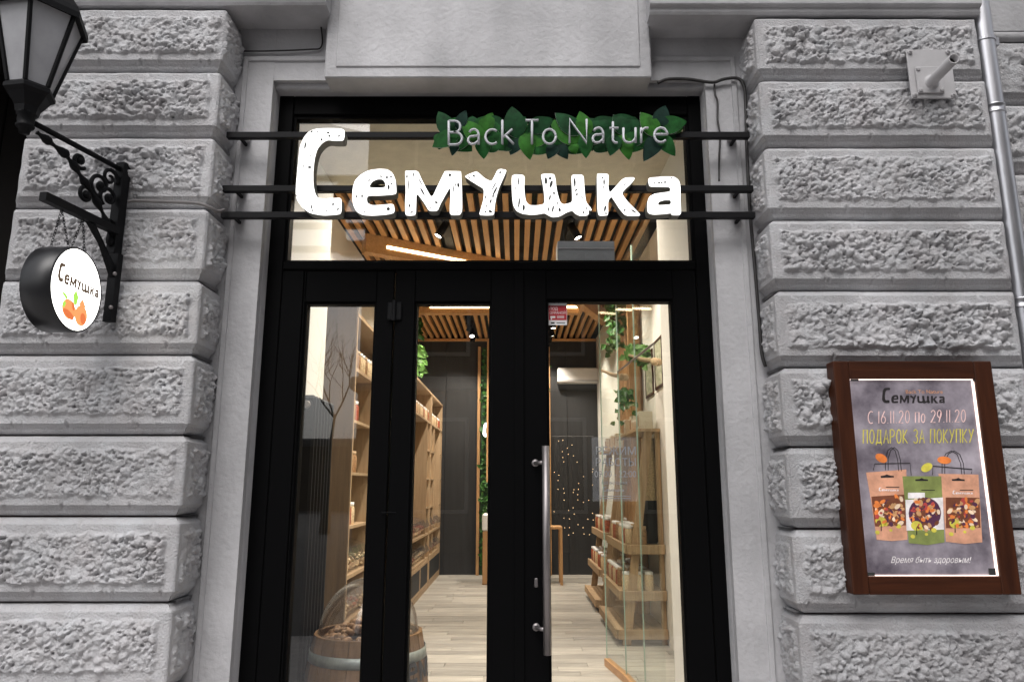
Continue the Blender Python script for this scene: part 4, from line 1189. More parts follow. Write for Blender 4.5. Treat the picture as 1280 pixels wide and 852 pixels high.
# floor planks
fl = thing('shop_floor', 'pale grey-brown plank floor of the shop', 'floor', (0, 5, 0)); fl['kind'] = 'structure'
del fl['category']
PWd = 0.148
r3 = random.Random(5)
meshes = []
for L_ in (1.22,):
    pm = MB().box(-L_ / 2 + .0015, L_ / 2 - .002, -PWd / 2 + .0025, PWd / 2 - .0025, -.012, 0, .0015)
    pm0 = pm
first = None
row = 0
y = 1.85
while y < RY1:
    x = RX0 + r3.uniform(-.9, 0)
    while x < RX1:
        if first is None:
            first = pm0.build('plank', M['plank'], None); first.parent = fl
            o = first
        else:
            o = first.copy(); COL.objects.link(o); o.parent = fl
        o.location = Vector((x + .61, y, r3.uniform(-.0015, 0))) - fl.location
        x += 1.22
    y += PWd
structure(MB().box(OX0, OX1, .0, 1.77, -.011, -.001).build('doormat_floor', M['plank']))

# lit beams under the ceiling
def beam(name, label, a, b, w, z0, z1, led_side):
    t = thing(name, label, 'beam', ((a[0] + b[0]) / 2, (a[1] + b[1]) / 2, z0))
    d = Vector((b[0] - a[0], b[1] - a[1], 0)); n = Vector((-d.y, d.x, 0)).normalized() * (w / 2)
    A, B = Vector((*a, 0)), Vector((*b, 0))
    def pr(mb, A, B, n, z0, z1):
        vs = [q + Vector((0, 0, z)) for z in (z0, z1) for q in (A - n, A + n, B + n, B - n)]
        return mb.add(vs, [(0, 1, 2, 3), (7, 6, 5, 4), (0, 4, 5, 1), (1, 5, 6, 2), (2, 6, 7, 3), (3, 7, 4, 0)])
    pr(MB(), A, B, n, z0, z1).build('timber', M['wood_slat'], t)
    off = n * led_side * 1.06
    dn = d.normalized()
    pr(MB(), A + off + dn * (.02 + .12 * d.length), B + off - dn * .02, n * .05, z0 + (z1 - z0) * .36, z0 + (z1 - z0) * .52).build('led_strip', M['led'], t)
    return t
za = RZ - .38
beam('ceiling_beam', 'oak ceiling beam with a warm light strip, running diagonally behind the transom', (-1.62, 3.92), (-.12, 4.86), .12, RZ - .20, RZ + .003, -1)
beam('ceiling_beam', 'oak cross beam with a warm light strip, seen high in the door panes', (-1.55, 6.7), (.90, 6.7), .14, RZ - .20, RZ + .003, -1)
beam('ceiling_beam', 'oak ceiling beam slanting back to the right wall, seen above the ivy', (.55, 5.4), (1.38, 7.4), .12, RZ - .20, RZ + .004, 1)

# track lights
def spot(x, y, label, group, aim, power):
    t = thing('track_spotlight', label, 'spotlight', (x, y, RZ - .02), group)
    MB().box(x - .012, x + .012, y - .03, y + .03, RZ - .05, RZ + .02).build('stem', M['black_metal'], t)
    c = Vector((x, y, RZ - .13))
    d = (Vector(aim) - c).normalized()
    rm = d.to_track_quat('Z', 'Y').to_matrix()
    MB().lathe(c, [(.001, -.09), (.036, -.09), (.038, -.08), (.042, .07), (.042, .085), (.037, .085), (.036, .07)], 16, rm).build('head', M['black_metal'], t, True)
    MB().lathe(c, [(.0005, .078), (.0365, .078)], 16, rm).build('lens', M['lamp_disc'], t)
    if power:
        ld = bpy.data.lights.new('spot_lamp', 'SPOT')
        ld.energy, ld.color, ld.spot_size, ld.spot_blend, ld.shadow_soft_size = power, (1.0, .90, .76), R(110), .6, .04
        lo = bpy.data.objects.new('spot_lamp', ld)
        COL.objects.link(lo)
        lo.parent = t
        lo.location = c + d * .10 - t.location
        lo.rotation_euler = (-d).to_track_quat('Z', 'Y').to_euler()
def track(x, label):
    t = tag(MB().box(x - .045, x + .045, 1.3, RY1 - .3, RZ + .002, RZ + .05).build('light_track', M['black_metal']), label, 'track')
track(-.735, 'black light track in the slatted ceiling, left of centre')
track(.585, 'black light track in the slatted ceiling, right of centre')
gl_, gr_ = 'track spotlights on the left ceiling track', 'track spotlights on the right ceiling track'
PW = 102
for y, aim in ((1.9, (-.7, 1.0, 0.5)), (2.7, (-1.5, 4.0, 1.2)), (3.4, (-1.7, 3.1, 2.2)), (5.4, (-1.6, 5.6, 1.4)), (6.0, (-1.6, 6.6, 1.0)), (7.3, (-.3, 8.8, .4)), (7.8, (-1.6, 8.2, 1.2)), (8.3, (-.5, 6.0, .3)), (8.7, (-1.5, 9.0, 1.0))):
    spot(-.735, y, 'black spotlight on the left ceiling track, lamp lit', gl_, aim, (0 if y == 8.3 else 280 if y < 2 else PW))  # foremost spot is unseen, added and boosted to brighten soffit and reveals
for y, aim in ((1.9, (.2, 1.2, 0)), (3.45, (1.45, 3.2, 2.2)), (5.0, (1.4, 4.6, .8)), (6.6, (1.4, 6.0, 1.0)), (7.6, (.6, 7.2, .2)), (8.2, (1.4, 8.4, 1.2)), (8.7, (.2, 9.3, 1.6))):
    spot(.585, y, 'black spotlight on the right ceiling track, lamp lit', gr_, aim, 280 if y < 2 else PW)  # foremost one here too is an unseen extra lamp brightening the entrance

# shelving along the left wall
SX0, SX1, SZ = -1.79, -1.31, 2.87
def jar(mb_c, x, y, z, r, h):
    mb_c.lathe((x, y, z), [(.001, 0), (r, 0), (r, h * .8), (r * .8, h * .9), (r * .8, h), (.001, h)], 8)
jar_src = {}
def place_jar(kind, x, y, z, label, group):
    label = label.replace('jar', {'pale': 'jar of pale nuts', 'brown': 'jar of brown nuts', 'red': 'jar of red fruit'}[kind], 1)
    if kind not in jar_src:
        t = thing('glass_jar', label, 'jar', (x, y, z), group)
        m_ = {'pale': M['nut_pale'], 'brown': M['nut'], 'red': M['nut_red']}[kind]
        mb = MB(); mb.lathe((x, y, z), [(.001, 0), (.042, 0), (.045, .01), (.045, .13), (.036, .15)], 10); mb.build('body', m_, t, True)
        mb = MB(); mb.lathe((x, y, z + .15), [(.038, 0), (.040, .002), (.040, .028), (.001, .03)], 10); mb.build('lid', M['paper'] if kind != 'brown' else M['wood_shelf'], t, True)
        jar_src[kind] = t
        return t
    s = jar_src[kind]
    c = s.copy(); COL.objects.link(c); c.location = (x, y, z); c['label'] = label; c['group'] = group
    for ch in s.children:
        q = ch.copy(); COL.objects.link(q); q.parent = c
    return c
bin_src = []
def place_bin(x, y, z, label, group, rnd):
    """tilted clear acrylic bin heaped with nuts"""
    if len(bin_src) < 3:
        k = len(bin_src)
        t = thing('bulk_bin', label, 'bin', (x, y, z), group)
        mb = MB()
        prof_ = [(0, 0), (.26, 0), (.34, .10), (.30, .20), (.16, .24), (0, .24)]
        w = .085
        vs = [(x + a - .02, y + s * w, z + b_) for s in (-1, 1) for a, b_ in prof_]
        n = len(prof_)
        fs = [(i, (i + 1) % n, (i + 1) % n + n, i + n) for i in range(n)] + [tuple(range(n))[::-1], tuple(range(n, 2 * n))]
        mb.add(vs, fs); mb.build('cover', M['clear_plastic'], t)
        mb = MB()
        for q in range(60):
            a, b_ = rnd.uniform(.02, .29), rnd.uniform(-w + .02, w - .02)
            mb.ball((x + a - .02, y + b_, z + .03 + rnd.uniform(0, .09)), rnd.uniform(.012, .02), 4, (1, 1.2, .8))
        o = mb.build('nuts', (M['nut_pale'], M['nut'], M['nut_red'])[k], t, True); o['kind'] = 'stuff'
        bin_src.append(t)
        return
    s = bin_src[rnd.randrange(3)]
    c = s.copy(); COL.objects.link(c); c.location = (x, y, z); c['label'] = label; c['group'] = group
    for ch in s.children:
        q = ch.copy(); COL.objects.link(q); q.parent = c
r4 = random.Random(11)
def shelf_unit(y0, y1, label, where):
    t = thing('shelving_unit', label, 'shelving', ((SX0 + SX1) / 2, (y0 + y1) / 2, 0))
    MB().box(SX0 + .001, SX1, y0, y0 + .03, 0, SZ, .002).build('side_panel', M['wood_shelf'], t)
    MB().box(SX0 + .001, SX1, y1 - .03, y1, 0, SZ, .002).build('side_panel', M['wood_shelf'], t)
    MB().box(SX0, SX0 + .012, y0 + .031, y1 - .031, .0, SZ - .03).build('back_panel', M['wood_shelf'], t)
    ym = y0 + (y1 - y0) * .30
    ym2 = y0 + (y1 - y0) * .86
    MB().box(SX0 + .013, SX1 - .004, ym - .012, ym + .012, .46, 2.42).build('divider', M['wood_shelf'], t)
    MB().box(SX0 + .013, SX1 - .004, ym2 - .012, ym2 + .012, .46, 2.42).build('divider', M['wood_shelf'], t)
    MB().box(SX0 + .002, SX1 + .004, y0 - .002, y1 + .002, SZ - .001, SZ + .035, .003).build('top', M['wood_shelf'], t)
    for z in (.43, .78, 2.42):
        MB().box(SX0 + .013, SX1 - .001, y0 + .0305, y1 - .0305, z, z + .028).build('shelf', M['wood_shelf'], t)
    for z in (1.16, 1.58, 2.0):
        MB().box(SX0 + .014, SX1 - .006, y0 + .031, ym - .0125, z, z + .024).build('shelf', M['wood_shelf'], t)
        MB().box(SX0 + .014, SX1 - .006, ym2 + .0125, y1 - .031, z, z + .024).build('shelf', M['wood_shelf'], t)
    MB().box(SX0 + .02, SX1 + .0, y0 + .0305, y1 - .0305, 0.0, .06).build('plinth', M['wood_shelf'], t)
    nd = max(1, int((y1 - y0) / .8))
    for i in range(nd):
        a = y0 + .04 + (y1 - y0 - .08) * i / nd
        b_ = y0 + .04 + (y1 - y0 - .08) * (i + 1) / nd
        MB().box(SX1 - .02, SX1 + .002, a + .005, b_ - .005, .065, .425, .003).build('cupboard_door', M['wood_shelf'], t)
        MB().box(SX1 + .0021, SX1 + .004, a + .05, b_ - .05, .11, .38).build('cupboard_panel', M['charcoal'], t)
    yy = y0 + .09
    while yy < y1 - .06:
        place_jar(r4.choice(['pale', 'pale', 'red', 'brown']), SX1 - .07, yy, 2.448, f'jar on the top shelf of {where}', f'jars on the top shelf of {where}')
        yy += .098
    for z in (1.184, 1.604, 2.024):
        for yb in ((y0 + .08, ym - .05), (ym2 + .06, y1 - .06)):
            yy = yb[0] + .03
            while yy < min(yb[1], yb[0] + .3):
                place_jar(r4.choice(['pale', 'brown', 'red']), SX1 - .08, yy, z, f'glass jar {dict([(1.184, "low"), (1.604, "midway"), (2.024, "high")])[z]} in the {"first" if yb[0] < ym else "last"} bay of {where}', f'jars in the side bays of {where}')
                yy += .115
    for z in (.458, .808):
        yy = y0 + .13
        while yy < y1 - .1:
            place_bin(SX1 - .30, yy, z, f'clear acrylic nut bin on the {"lowest" if z < .5 else "second lowest"} shelf of {where}', f'nut bins on the {"lowest" if z < .5 else "second lowest"} shelf of {where}', r4)
            yy += .185
shelf_unit(2.42, 4.98, 'light oak shelving unit nearest the street, seen in the left sidelight', 'the shelving nearest the street')
shelf_unit(5.05, 7.72, 'light oak shelving unit with bins, middle of the left wall', 'the middle shelving')
shelf_unit(7.79, 9.38, 'light oak shelving unit in the back left corner', 'the back corner shelving')
epn = tag(MB().box(-1.80, SX1 + .002, 2.37, 2.415, 0, SZ + .30, .003).build('end_panel', M['wood_dark']), 'dark brown wooden end panel facing the street behind the barrel', 'panel')

# wooden barrel with nuts under a clear dome
BX, BY, BZ = -.79, .72, .735
ba = thing('barrel', 'oak barrel display of walnuts behind the left sidelight', 'barrel', (BX, BY, 0))
def brad(z): return .285 + .045 * (1 - ((z / BZ) * 2 - 1) ** 2)
ns = 22
for i in range(ns):
    a0, a1 = 2 * math.pi * i / ns + .006, 2 * math.pi * (i + 1) / ns - .006
    vs, fs = [], []
    zs = [0, .18, .37, .55, BZ]
    for z in zs:
        for rr in (brad(z), brad(z) - .022):
            for a in (a0, a1): vs.append((BX + rr * math.cos(a), BY + rr * math.sin(a), z))
    for j in range(len(zs) - 1):
        k = j * 4
        fs += [(k, k + 1, k + 5, k + 4), (k + 3, k + 2, k + 6, k + 7), (k + 2, k, k + 4, k + 6), (k + 1, k + 3, k + 7, k + 5)]
    k = (len(zs) - 1) * 4
    fs += [(k, k + 1, k + 3, k + 2), (1, 0, 2, 3)]
    MB().add(vs, fs).build('stave', M['wood_barrel'], ba)
for z in (.10, .26, .635):
    MB().lathe((BX, BY, z), [(brad(z) + .001, -.026), (brad(z) + .004, -.026), (brad(z + .02) + .004, .026), (brad(z + .02) + .001, .026)], 40).build('hoop', mat('zinc_hoop', (.30, .33, .31), .5, .6, var=.2, scale=20), ba, True)
MB().lathe((BX, BY, BZ - .09), [(.001, 0), (.262, 0)], 32).build('tray', M['wood_barrel'], ba)
mb = MB()
r5 = random.Random(2)
for i in range(330):
    rr, a = .245 * math.sqrt(r5.random()), r5.random() * 6.283
    hgt = .10 * (1 - (rr / .26) ** 2)
    mb.ball((BX + rr * math.cos(a), BY + rr * math.sin(a), BZ - .055 + hgt * r5.uniform(.7, 1.15)), r5.uniform(.016, .021), 5, (1.15, 1, .9))
tag(mb.build('walnuts', M['nut'], None, True), 'heap of brown walnuts under the clear dome on the barrel', 'nuts', kind='stuff')
dm = thing('display_dome', 'clear acrylic dome over the walnuts on the barrel', 'dome', (BX, BY, BZ))
prof_ = [(.262 * math.cos(w), .275 * math.sin(w)) for w in [R(a) for a in range(0, 91, 6)]]
prof2 = [(max(.0005, a - .004), max(0, b_ - .004)) for a, b_ in prof_[::-1]]
MB().lathe((BX, BY, BZ + .001), [(max(.0006, a), b_) for a, b_ in prof_] + prof2, 40).build('shell', M['clear_plastic'], dm, True)
MB().lathe((BX, BY, BZ + .001), [(.262, 0), (.268, 0), (.268, .006), (.2625, .006)], 40).build('rim', M['clear_plastic'], dm, True)
# the word burnt into the staves
mb = MB()
kk = .0017
def on_barrel(x, y):
    ang = R(-64) + (x - 369) * kk / .33
    z = .607 - (y - 215) * kk
    rr = brad(z) + .0022
    return Vector((BX + rr * math.cos(ang), BY + rr * math.sin(ang), z))
logo(mb, on_barrel); mb.build('lettering', M['ink'], ba)

# tall radiator on the left reveal
ra = thing('column_radiator', 'tall black column radiator standing in the left window reveal', 'radiator', (-1.12, .75, 0))
for i in range(7):
    MB().box(-1.165, -1.085, .50 + i * .062, .50 + i * .062 + .04, .12, 1.98, .014).build('column', M['radiator'], ra)
MB().box(-1.15, -1.10, .485, .94, 1.90, 1.95, .01).build('header', M['radiator'], ra)
MB().box(-1.15, -1.10, .485, .94, .15, .20, .01).build('header', M['radiator'], ra)
MB().lathe((-1.125, .485, 1.925), [(.001, .03), (.02, .03), (.022, 0)], 12, Matrix.Rotation(R(90), 3, 'X')).build('valve', M['steel'], ra)

# green wall with the white word, counter
GY = RY1 - .03
gw = thing('green_wall', 'dark green leafy plant wall behind the counter', 'plant wall', (0, GY, 0))
MB().box(-.62, .55, GY + .005, GY + .028, .0, 3.95).build('backing', M['moss'], gw)
mb = MB()
r6 = random.Random(4)
def leaf_quad(mb, c, L, W, rnd, d=None):
    a = Vector((rnd.uniform(-1, 1), rnd.uniform(-1, .2), rnd.uniform(-1, .6))) if d is None else d
    a.normalize()
    s = a.cross(Vector((rnd.uniform(-.3, .3), 1, rnd.uniform(-.3, .3)))).normalized()
    n = a.cross(s) * (W * .25)
    c = Vector(c)
    mb.add([c, c + a * L * .3 + s * W + n, c + a * L * .65 + s * W * .7 + n, c + a * L, c + a * L * .65 - s * W * .7 + n, c + a * L * .3 - s * W + n, c + a * L * .5], [(0, 1, 6), (1, 2, 6), (2, 3, 6), (3, 4, 6), (4, 5, 6), (5, 0, 6)])
for i in range(2600):
    leaf_quad(mb, (r6.uniform(-.60, .53), GY - r6.uniform(.0, .09), r6.uniform(.05, 3.9)), r6.uniform(.06, .13), r6.uniform(.018, .035), r6)
o = mb.build('foliage', M['ivy'], gw); o['kind'] = 'stuff'
for x in (-.66, .585):
    MB().box(x - .025, x + .025, GY - .07, GY + .028, 0, 3.95, .003).build('upright', M['wood_slat_v'], gw)
for (x, z0) in ((-.50, 1.55), (.50, 1.55)):
    tag(MB().box(x - .018, x + .018, GY - .14, GY - .11, z0, 4.06, .003).build('hanging_batten', M['wood_slat_v']), 'slim oak batten hanging before the plant wall, ' + ('left of the word' if x < 0 else 'right of the word'), 'batten')
ww = thing('wall_word', 'white glowing Семушка word on the plant wall', 'sign', (0, GY - .12, 2.4))
k_ = 1.16 / (852 - 369)
mb = MB(); logo(mb, lambda x, y: Vector((-.585 + (x - 369) * k_, GY - .125, 2.45 - (y - 215) * k_))); mb.build('lettering', M['neon'], ww)
MB().box(-.58, .56, GY - .11, GY - .10, 2.36, 2.40).build('mounting_bar', M['black_metal'], ww)
ct = thing('counter', 'oak service counter with white top before the plant wall', 'counter', (0, 8.4, 0))
MB().box(-.52, .32, 8.15, 8.65, 0, .80, .01).build('body', M['wood_slat_v'], ct)
MB().box(-.53, .33, 8.14, 8.66, .80, 1.06, .02).build('top', M['ac'], ct)
til = thing('till', 'small black till on the white counter top', 'till', (-.36, 8.4, 1.06))
MB().box(-.46, -.30, 8.3, 8.45, 1.06, 1.09, .01).build('base', M['black_metal'], til)
MB().box(-.46, -.30, 8.34, 8.36, 1.09, 1.20, .008).build('screen', M['black_metal'], til)
st = thing('side_table', 'slim oak frame stool at the back, right of the door handle', 'stool', (.55, 8.3, 0))
MB().box(.42, .72, 8.1, 8.5, .83, .87, .004).build('top', M['wood_slat_v'], st)
for (x, y) in ((.44, 8.12), (.70, 8.12), (.44, 8.48), (.70, 8.48)):
    MB().box(x - .02, x + .02, y - .02, y + .02, 0, .83).build('leg', M['wood_slat_v'], st)

# air conditioner, fairy lights
a0, a1 = P(697, 478, RY1 - .2), P(751, 459, RY1 - .2)
ac = thing('air_conditioner', 'white wall air conditioner high on the dark back wall', 'air conditioner', ((a0.x + a1.x) / 2, RY1 - .1, a0.z))
MB().box(a0.x, a1.x, RY1 - .2, RY1 - .001, a0.z, a1.z, .025).build('case', M['ac'], ac)
MB().box(a0.x + .03, a1.x - .03, RY1 - .203, RY1 - .19, a0.z + .02, a0.z + .05).build('louvre', M['plate'], ac)
fy = thing('fairy_lights', 'strings of tiny warm fairy lights on the dark back wall', 'lights', (1.0, RY1 - .05, 1.5))
wires, bulbs = MB(), MB()
for i in range(9):
    x = .66 + i * .085
    pts = [Vector((x + .012 * math.sin(q * 1.3 + i), RY1 - .02, 2.35 - q * .11)) for q in range(16)]
    wires.tube(pts, .0012, 4)
    for q in pts[1:]:
        if r6.random() < .36:
            bulbs.ball(q + Vector((0, -.012, r6.uniform(-.05, .05))), .0052, 4)
wires.build('wire', M['cable'], fy)
o = bulbs.build('bulbs', M['fairy'], fy); o['kind'] = 'stuff'
MB().tube([Vector((.64, RY1 - .02, 2.35)), Vector((1.38, RY1 - .02, 2.35))], .0015, 5).build('rail', M['plate'], fy)

# right wall: oak slat panel with plants, framed prints
sp = thing('slatted_wall_panel', 'oak slatted panel on the white right wall', 'wall panel', (RX1 - .06, 5.5, 0))
MB().box(RX1 - .035, RX1 - .001, 4.84, 6.25, 0, 4.0).build('backing', M['wood_slat_v'], sp)
MB().box(RX1 - .16, RX1 - .036, 4.78, 4.84, 0, 4.0, .003).build('slat', M['wood_slat_v'], sp)
for i in range(11):
    y = 4.92 + i * .12
    MB().box(RX1 - .10, RX1 - .036, y, y + .045, 0, 4.0, .002).build('slat', M['wood_slat_v'], sp)
for (y0, y1, z0, z1, lab) in ((4.14, 4.58, 2.44, 2.93, 'framed print on the white right wall beside the oak slats'), (3.62, 4.02, 2.46, 2.97, 'framed print on the right wall nearest the door')):
    t = thing('framed_print', lab, 'picture', (RX1, (y0 + y1) / 2, z0))
    for (ya, yb, zc, zd) in ((y0, y0 + .03, z0, z1), (y1 - .03, y1, z0, z1), (y0 + .03, y1 - .03, z0, z0 + .03), (y0 + .03, y1 - .03, z1 - .03, z1)):
        MB().box(RX1 - .016, RX1 - .001, ya, yb, zc, zd, .002).build('frame_bar', M['wood_frame'], t)
    MB().box(RX1 - .012, RX1 - .002, y0 + .03, y1 - .03, z0 + .03, z1 - .03).build('print_sheet', mat('botanical_print', (.20, .24, .14), .7, color2=(.62, .60, .45), scale=16), t)
def ivy(name, label, c, spread, n, L, m, rnd, droop=.7):
    t = thing(name, label, 'plant', c)
    st_, mb = MB(), MB()
    c = Vector(c)
    for i in range(7):
        d = Vector((rnd.uniform(-1, 1) * spread[0], rnd.uniform(-1, 1) * spread[1], 0))
        end = c + d + Vector((0, 0, -spread[2] * rnd.uniform(.4, 1)))
        mid = c + d * .8 + Vector((0, 0, spread[2] * .12))
        pts = [c, c.lerp(mid, .6), mid, mid.lerp(end, .5), end]
        st_.tube(pts, .003, 4)
        for k in range(n // 7):
            tt = rnd.random() * 3.99
            q = pts[int(tt)].lerp(pts[int(tt) + 1], tt % 1) + Vector((rnd.gauss(0, .025), rnd.gauss(0, .025), rnd.gauss(0, .02)))
            leaf_quad(mb, q, L * rnd.uniform(.6, 1.2), L * .36, rnd, Vector((rnd.uniform(-1, 1), rnd.uniform(-1, .3), -droop + rnd.uniform(-.6, .6))))
    st_.build('stem', M['ivy'], t)
    mb.build('foliage', m, t)
r7 = random.Random(21)
def at_x(px, py, x):                    # the point on the plane X = x seen at a pixel
    u, v = (px - VPX) / F_PX, (426.0 - py) / F_PX
    t = x / u
    return Vector((x, (_ct - v * _st) * t - D_CAM, H_CAM + (_st + v * _ct) * t))
ivy('trailing_ivy', 'dark trailing ivy hanging from the top of the oak slats', at_x(772, 384, RX1 - .22), (.13, .25, .62), 150, .11, M['ivy'], r7)
ivy('trailing_ivy', 'bright green plant in a wall pot on the oak slats', at_x(791, 436, RX1 - .20), (.13, .16, .22), 100, .10, M['ivy_pale'], r7)
ivy('trailing_ivy', 'small green plant standing on the tall shelf below the slats', at_x(782, 492, RX1 - .25), (.10, .12, .30), 60, .09, M['ivy'], r7)
ivy('trailing_ivy', 'pale ivy leaves spilling over the middle shelving top', at_x(522, 440, -1.38) , (.16, .25, .34), 110, .13, M['ivy_pale'], r7)
ivy('trailing_ivy', 'dark ivy hanging high above the middle shelving', at_x(521, 405, -1.45), (.10, .2, .5), 90, .10, M['ivy'], r7)

# ladder shelves of goods along the right wall
def ladder(y0, y1, h_, label, where, seed):
    t = thing('ladder_shelf', label, 'shelf', (1.25, (y0 + y1) / 2, 0))
    xb, xt = 1.06, 1.34
    for y in (y0, y1):
        for (xa, xc, lw) in ((xb, xt, .042), (1.43, 1.43, .024)):
            vs = []
            for z, x in ((0, xa), (h_, xc)):
                vs += [(x - lw, y - .02, z), (x + lw, y - .02, z), (x + lw, y + .02, z), (x - lw, y + .02, z)]
            MB().add(vs, [(3, 2, 1, 0), (4, 5, 6, 7), (0, 1, 5, 4), (1, 2, 6, 5), (2, 3, 7, 6), (3, 0, 4, 7)]).build('leg', M['wood_old'], t)
    rnd = random.Random(seed)
    for z in (.12, .47, .90):
        xf = xb + (xt - xb) * z / h_ - .10
        nb = 4
        for i in range(nb):
            a, b_ = xf + (1.45 - xf) * i / nb, xf + (1.45 - xf) * (i + 1) / nb
            MB().box(a + .004, b_ - .004, y0 - .05, y1 + .05, z, z + .022).build('shelf_board', M['wood_old'], t)
        MB().box(xf, 1.455, y0 - .078, y0 - .051, z - .06, z + .03, .003).build('shelf_rail', M['wood_old'], t)
        MB().box(xf - .024, xf - .001, y0 - .05, y1 + .05, z - .055, z + .03, .003).build('shelf_rail', M['wood_old'], t)
        if z > .3:
            yy = y0 + .03
            while yy < y1:
                xx = xf + .06
                while xx < xf + .34:
                    if rnd.random() < .8:
                        place_jar(rnd.choice(['pale', 'red', 'brown']), xx, yy, z + .0225, f'little jar on the {"upper" if z > .6 else "lower"} board of {where}', f'jars on {where}')
                    xx += .11
                yy += .115
    MB().box(xt - .14, 1.455, y0 - .05, y1 + .05, h_ - .02, h_ + .01).build('top_shelf', M['wood_old'], t)
    for i in range(3):
        yy = y0 + .15 + i * (y1 - y0 - .3) / 2
        b_ = thing('gift_box', f'small cream gift box on top of {where}', 'box', (1.34, yy, h_ + .012), f'gift boxes on {where}')
        MB().box(1.27, 1.41, yy - .07, yy + .07, h_ + .0125, h_ + .20, .004).build('carton', M['beige'], b_)
        MB().box(1.266, 1.2698, yy - .035, yy + .035, h_ + .05, h_ + .16).build('window', M['nut'], b_)
ladder(3.95, 5.25, 2.05, 'rustic wooden ladder shelf nearest the door, leaning on the right wall', 'the near ladder shelf', 31)
ladder(5.75, 7.0, 1.95, 'rustic wooden ladder shelf farther back on the right wall', 'the far ladder shelf', 32)
dis = thing('grain_dispenser', 'clear tube dispenser full of pale grain on the near ladder shelf', 'dispenser', (1.33, 3.9, .93))
MB().lathe((1.36, 4.06, 1.35), [(.001, 0), (.075, 0), (.075, .62), (.001, .62)], 18).build('tube', M['nut_pale'], dis, True)
MB().lathe((1.36, 4.06, .93), [(.05, 0), (.09, .05), (.09, .38), (.075, .42)], 18).build('base', M['black_metal'], dis, True)

# clear glass screen inside the door, with round driftwood pegs
gs = thing('glass_screen', 'frameless clear glass screen standing inside the right door', 'glass screen', (.85, 2.4, 0))
pn = [(.775, 3.15), (.86, 2.62), (.905, 2.02), (.93, 1.42)]
for i in range(3):
    (xa, ya), (xb_, yb_) = pn[i], pn[i + 1]
    d = Vector((xb_ - xa, yb_ - ya, 0)).normalized(); n = Vector((-d.y, d.x, 0)) * .005
    A, B = Vector((xa, ya, 0)) + d * .004, Vector((xb_, yb_, 0)) - d * .004
    vs = [q + Vector((0, 0, z)) for z in (.06, 3.35) for q in (A - n, A + n, B + n, B - n)]
    MB().add(vs, [(0, 1, 2, 3), (7, 6, 5, 4), (0, 4, 5, 1), (1, 5, 6, 2), (2, 6, 7, 3), (3, 7, 4, 0)]).build('panel', M['glass_green'], gs)
    e0 = A - d * .0035
    MB().box(e0.x - .005, e0.x + .005, e0.y - .002, e0.y + .002, .06, 3.35).build('edge_strip', M['glass_edge'], gs)
    vs = [q + Vector((0, 0, z)) for z in (.0, .058) for q in (A - n * 5, A + n * 5, B + n * 5, B - n * 5)]
    MB().add(vs, [(0, 1, 2, 3), (7, 6, 5, 4), (0, 4, 5, 1), (1, 5, 6, 2), (2, 6, 7, 3), (3, 7, 4, 0)]).build('base_board', M['wood_slat'], gs)
MB().tube([Vector((.86, 2.62, P(785, 467, 2.6).z + .02)), Vector((.93, 1.4, P(785, 467, 2.6).z + .02))], .008, 8).build('top_bar', M['steel'], gs)
for i, (px, py, lab) in enumerate(((803, 449, 'driftwood peg rod near the framed prints, upper one'), (765, 468, 'driftwood peg rod beside the dark back wall, lower one'))):
    c = P(px, py, 2.6 + .8 * i)
    t = thing('driftwood_peg', lab, 'peg', c)
    MB().tube([c + Vector((-.06, .3, .09)), c, c + Vector((.055, -.20, -.05))], [.012, .018, .022], 9).build('rod', M['wood_old'], t, True)
    MB().ball(c + Vector((.06, -.21, -.055)), .034, 8, (1, .6, 1)).build('knob', M['wood_shelf'], t, True)
    MB().ball(c + Vector((.10, -.16, -.05)), .034, 8, (1, .6, 1)).build('knob', M['wood_shelf'], t, True)

# ------------------------------------------------------------------ stickers and notices
sk = thing('security_sticker', 'red and white alarm sticker in the top corner of the right door', 'sticker', P(697, 390, .03))
a, b_ = P(685.5, 406, .033), P(708.5, 373.5, .033)
MB().box(a.x, b_.x, .033, .0352, a.z, b_.z).build('paper', M['paper'], sk)
z0 = P(697, 400, .033).z; z1 = P(697, 382, .033).z
MB().box(a.x + .002, b_.x - .002, .0320, .0326, z0, z1).build('red_field', M['red_print'], sk)
text_mesh('heading_print', 'ГОЛЬФСТРИМ', mat('blue_print', (.02, .05, .2), .6), sk, .016, Vector((a.x + .008, .0322, P(697, 379, .033).z)), width=(b_.x - a.x) * .8)
text_mesh('warning_print', 'ПОД', M['paper'], sk, .020, Vector((a.x + .006, .0316, P(697, 387.5, .033).z)), width=(b_.x - a.x) * .42)
text_mesh('warning_print', 'ОХРАНОЙ', M['paper'], sk, .018, Vector((a.x + .006, .0316, P(697, 392.5, .033).z)), width=(b_.x - a.x) * .84)
c = P(691, 396.5, .033)
MB().box(c.x - .012, c.x + .012, .0314, .0318, c.z - .004, c.z + .006).box(c.x - .010, c.x - .004, .0314, .0318, c.z - .012, c.z - .0045).build('camera_icon', M['paper'], sk)
MB().box(c.x + .02, c.x + .055, .0314, .0318, c.z - .003, c.z + .000).box(c.x + .02, c.x + .055, .0314, .0318, c.z + .003, c.z + .006).build('small_print', M['paper'], sk)
MB().box(a.x + .012, a.x + .03, .0322, .0328, a.z + .006, a.z + .014).box(a.x + .04, b_.x - .01, .0322, .0328, a.z + .008, a.z + .012).build('foot_print', M['ink'], sk)

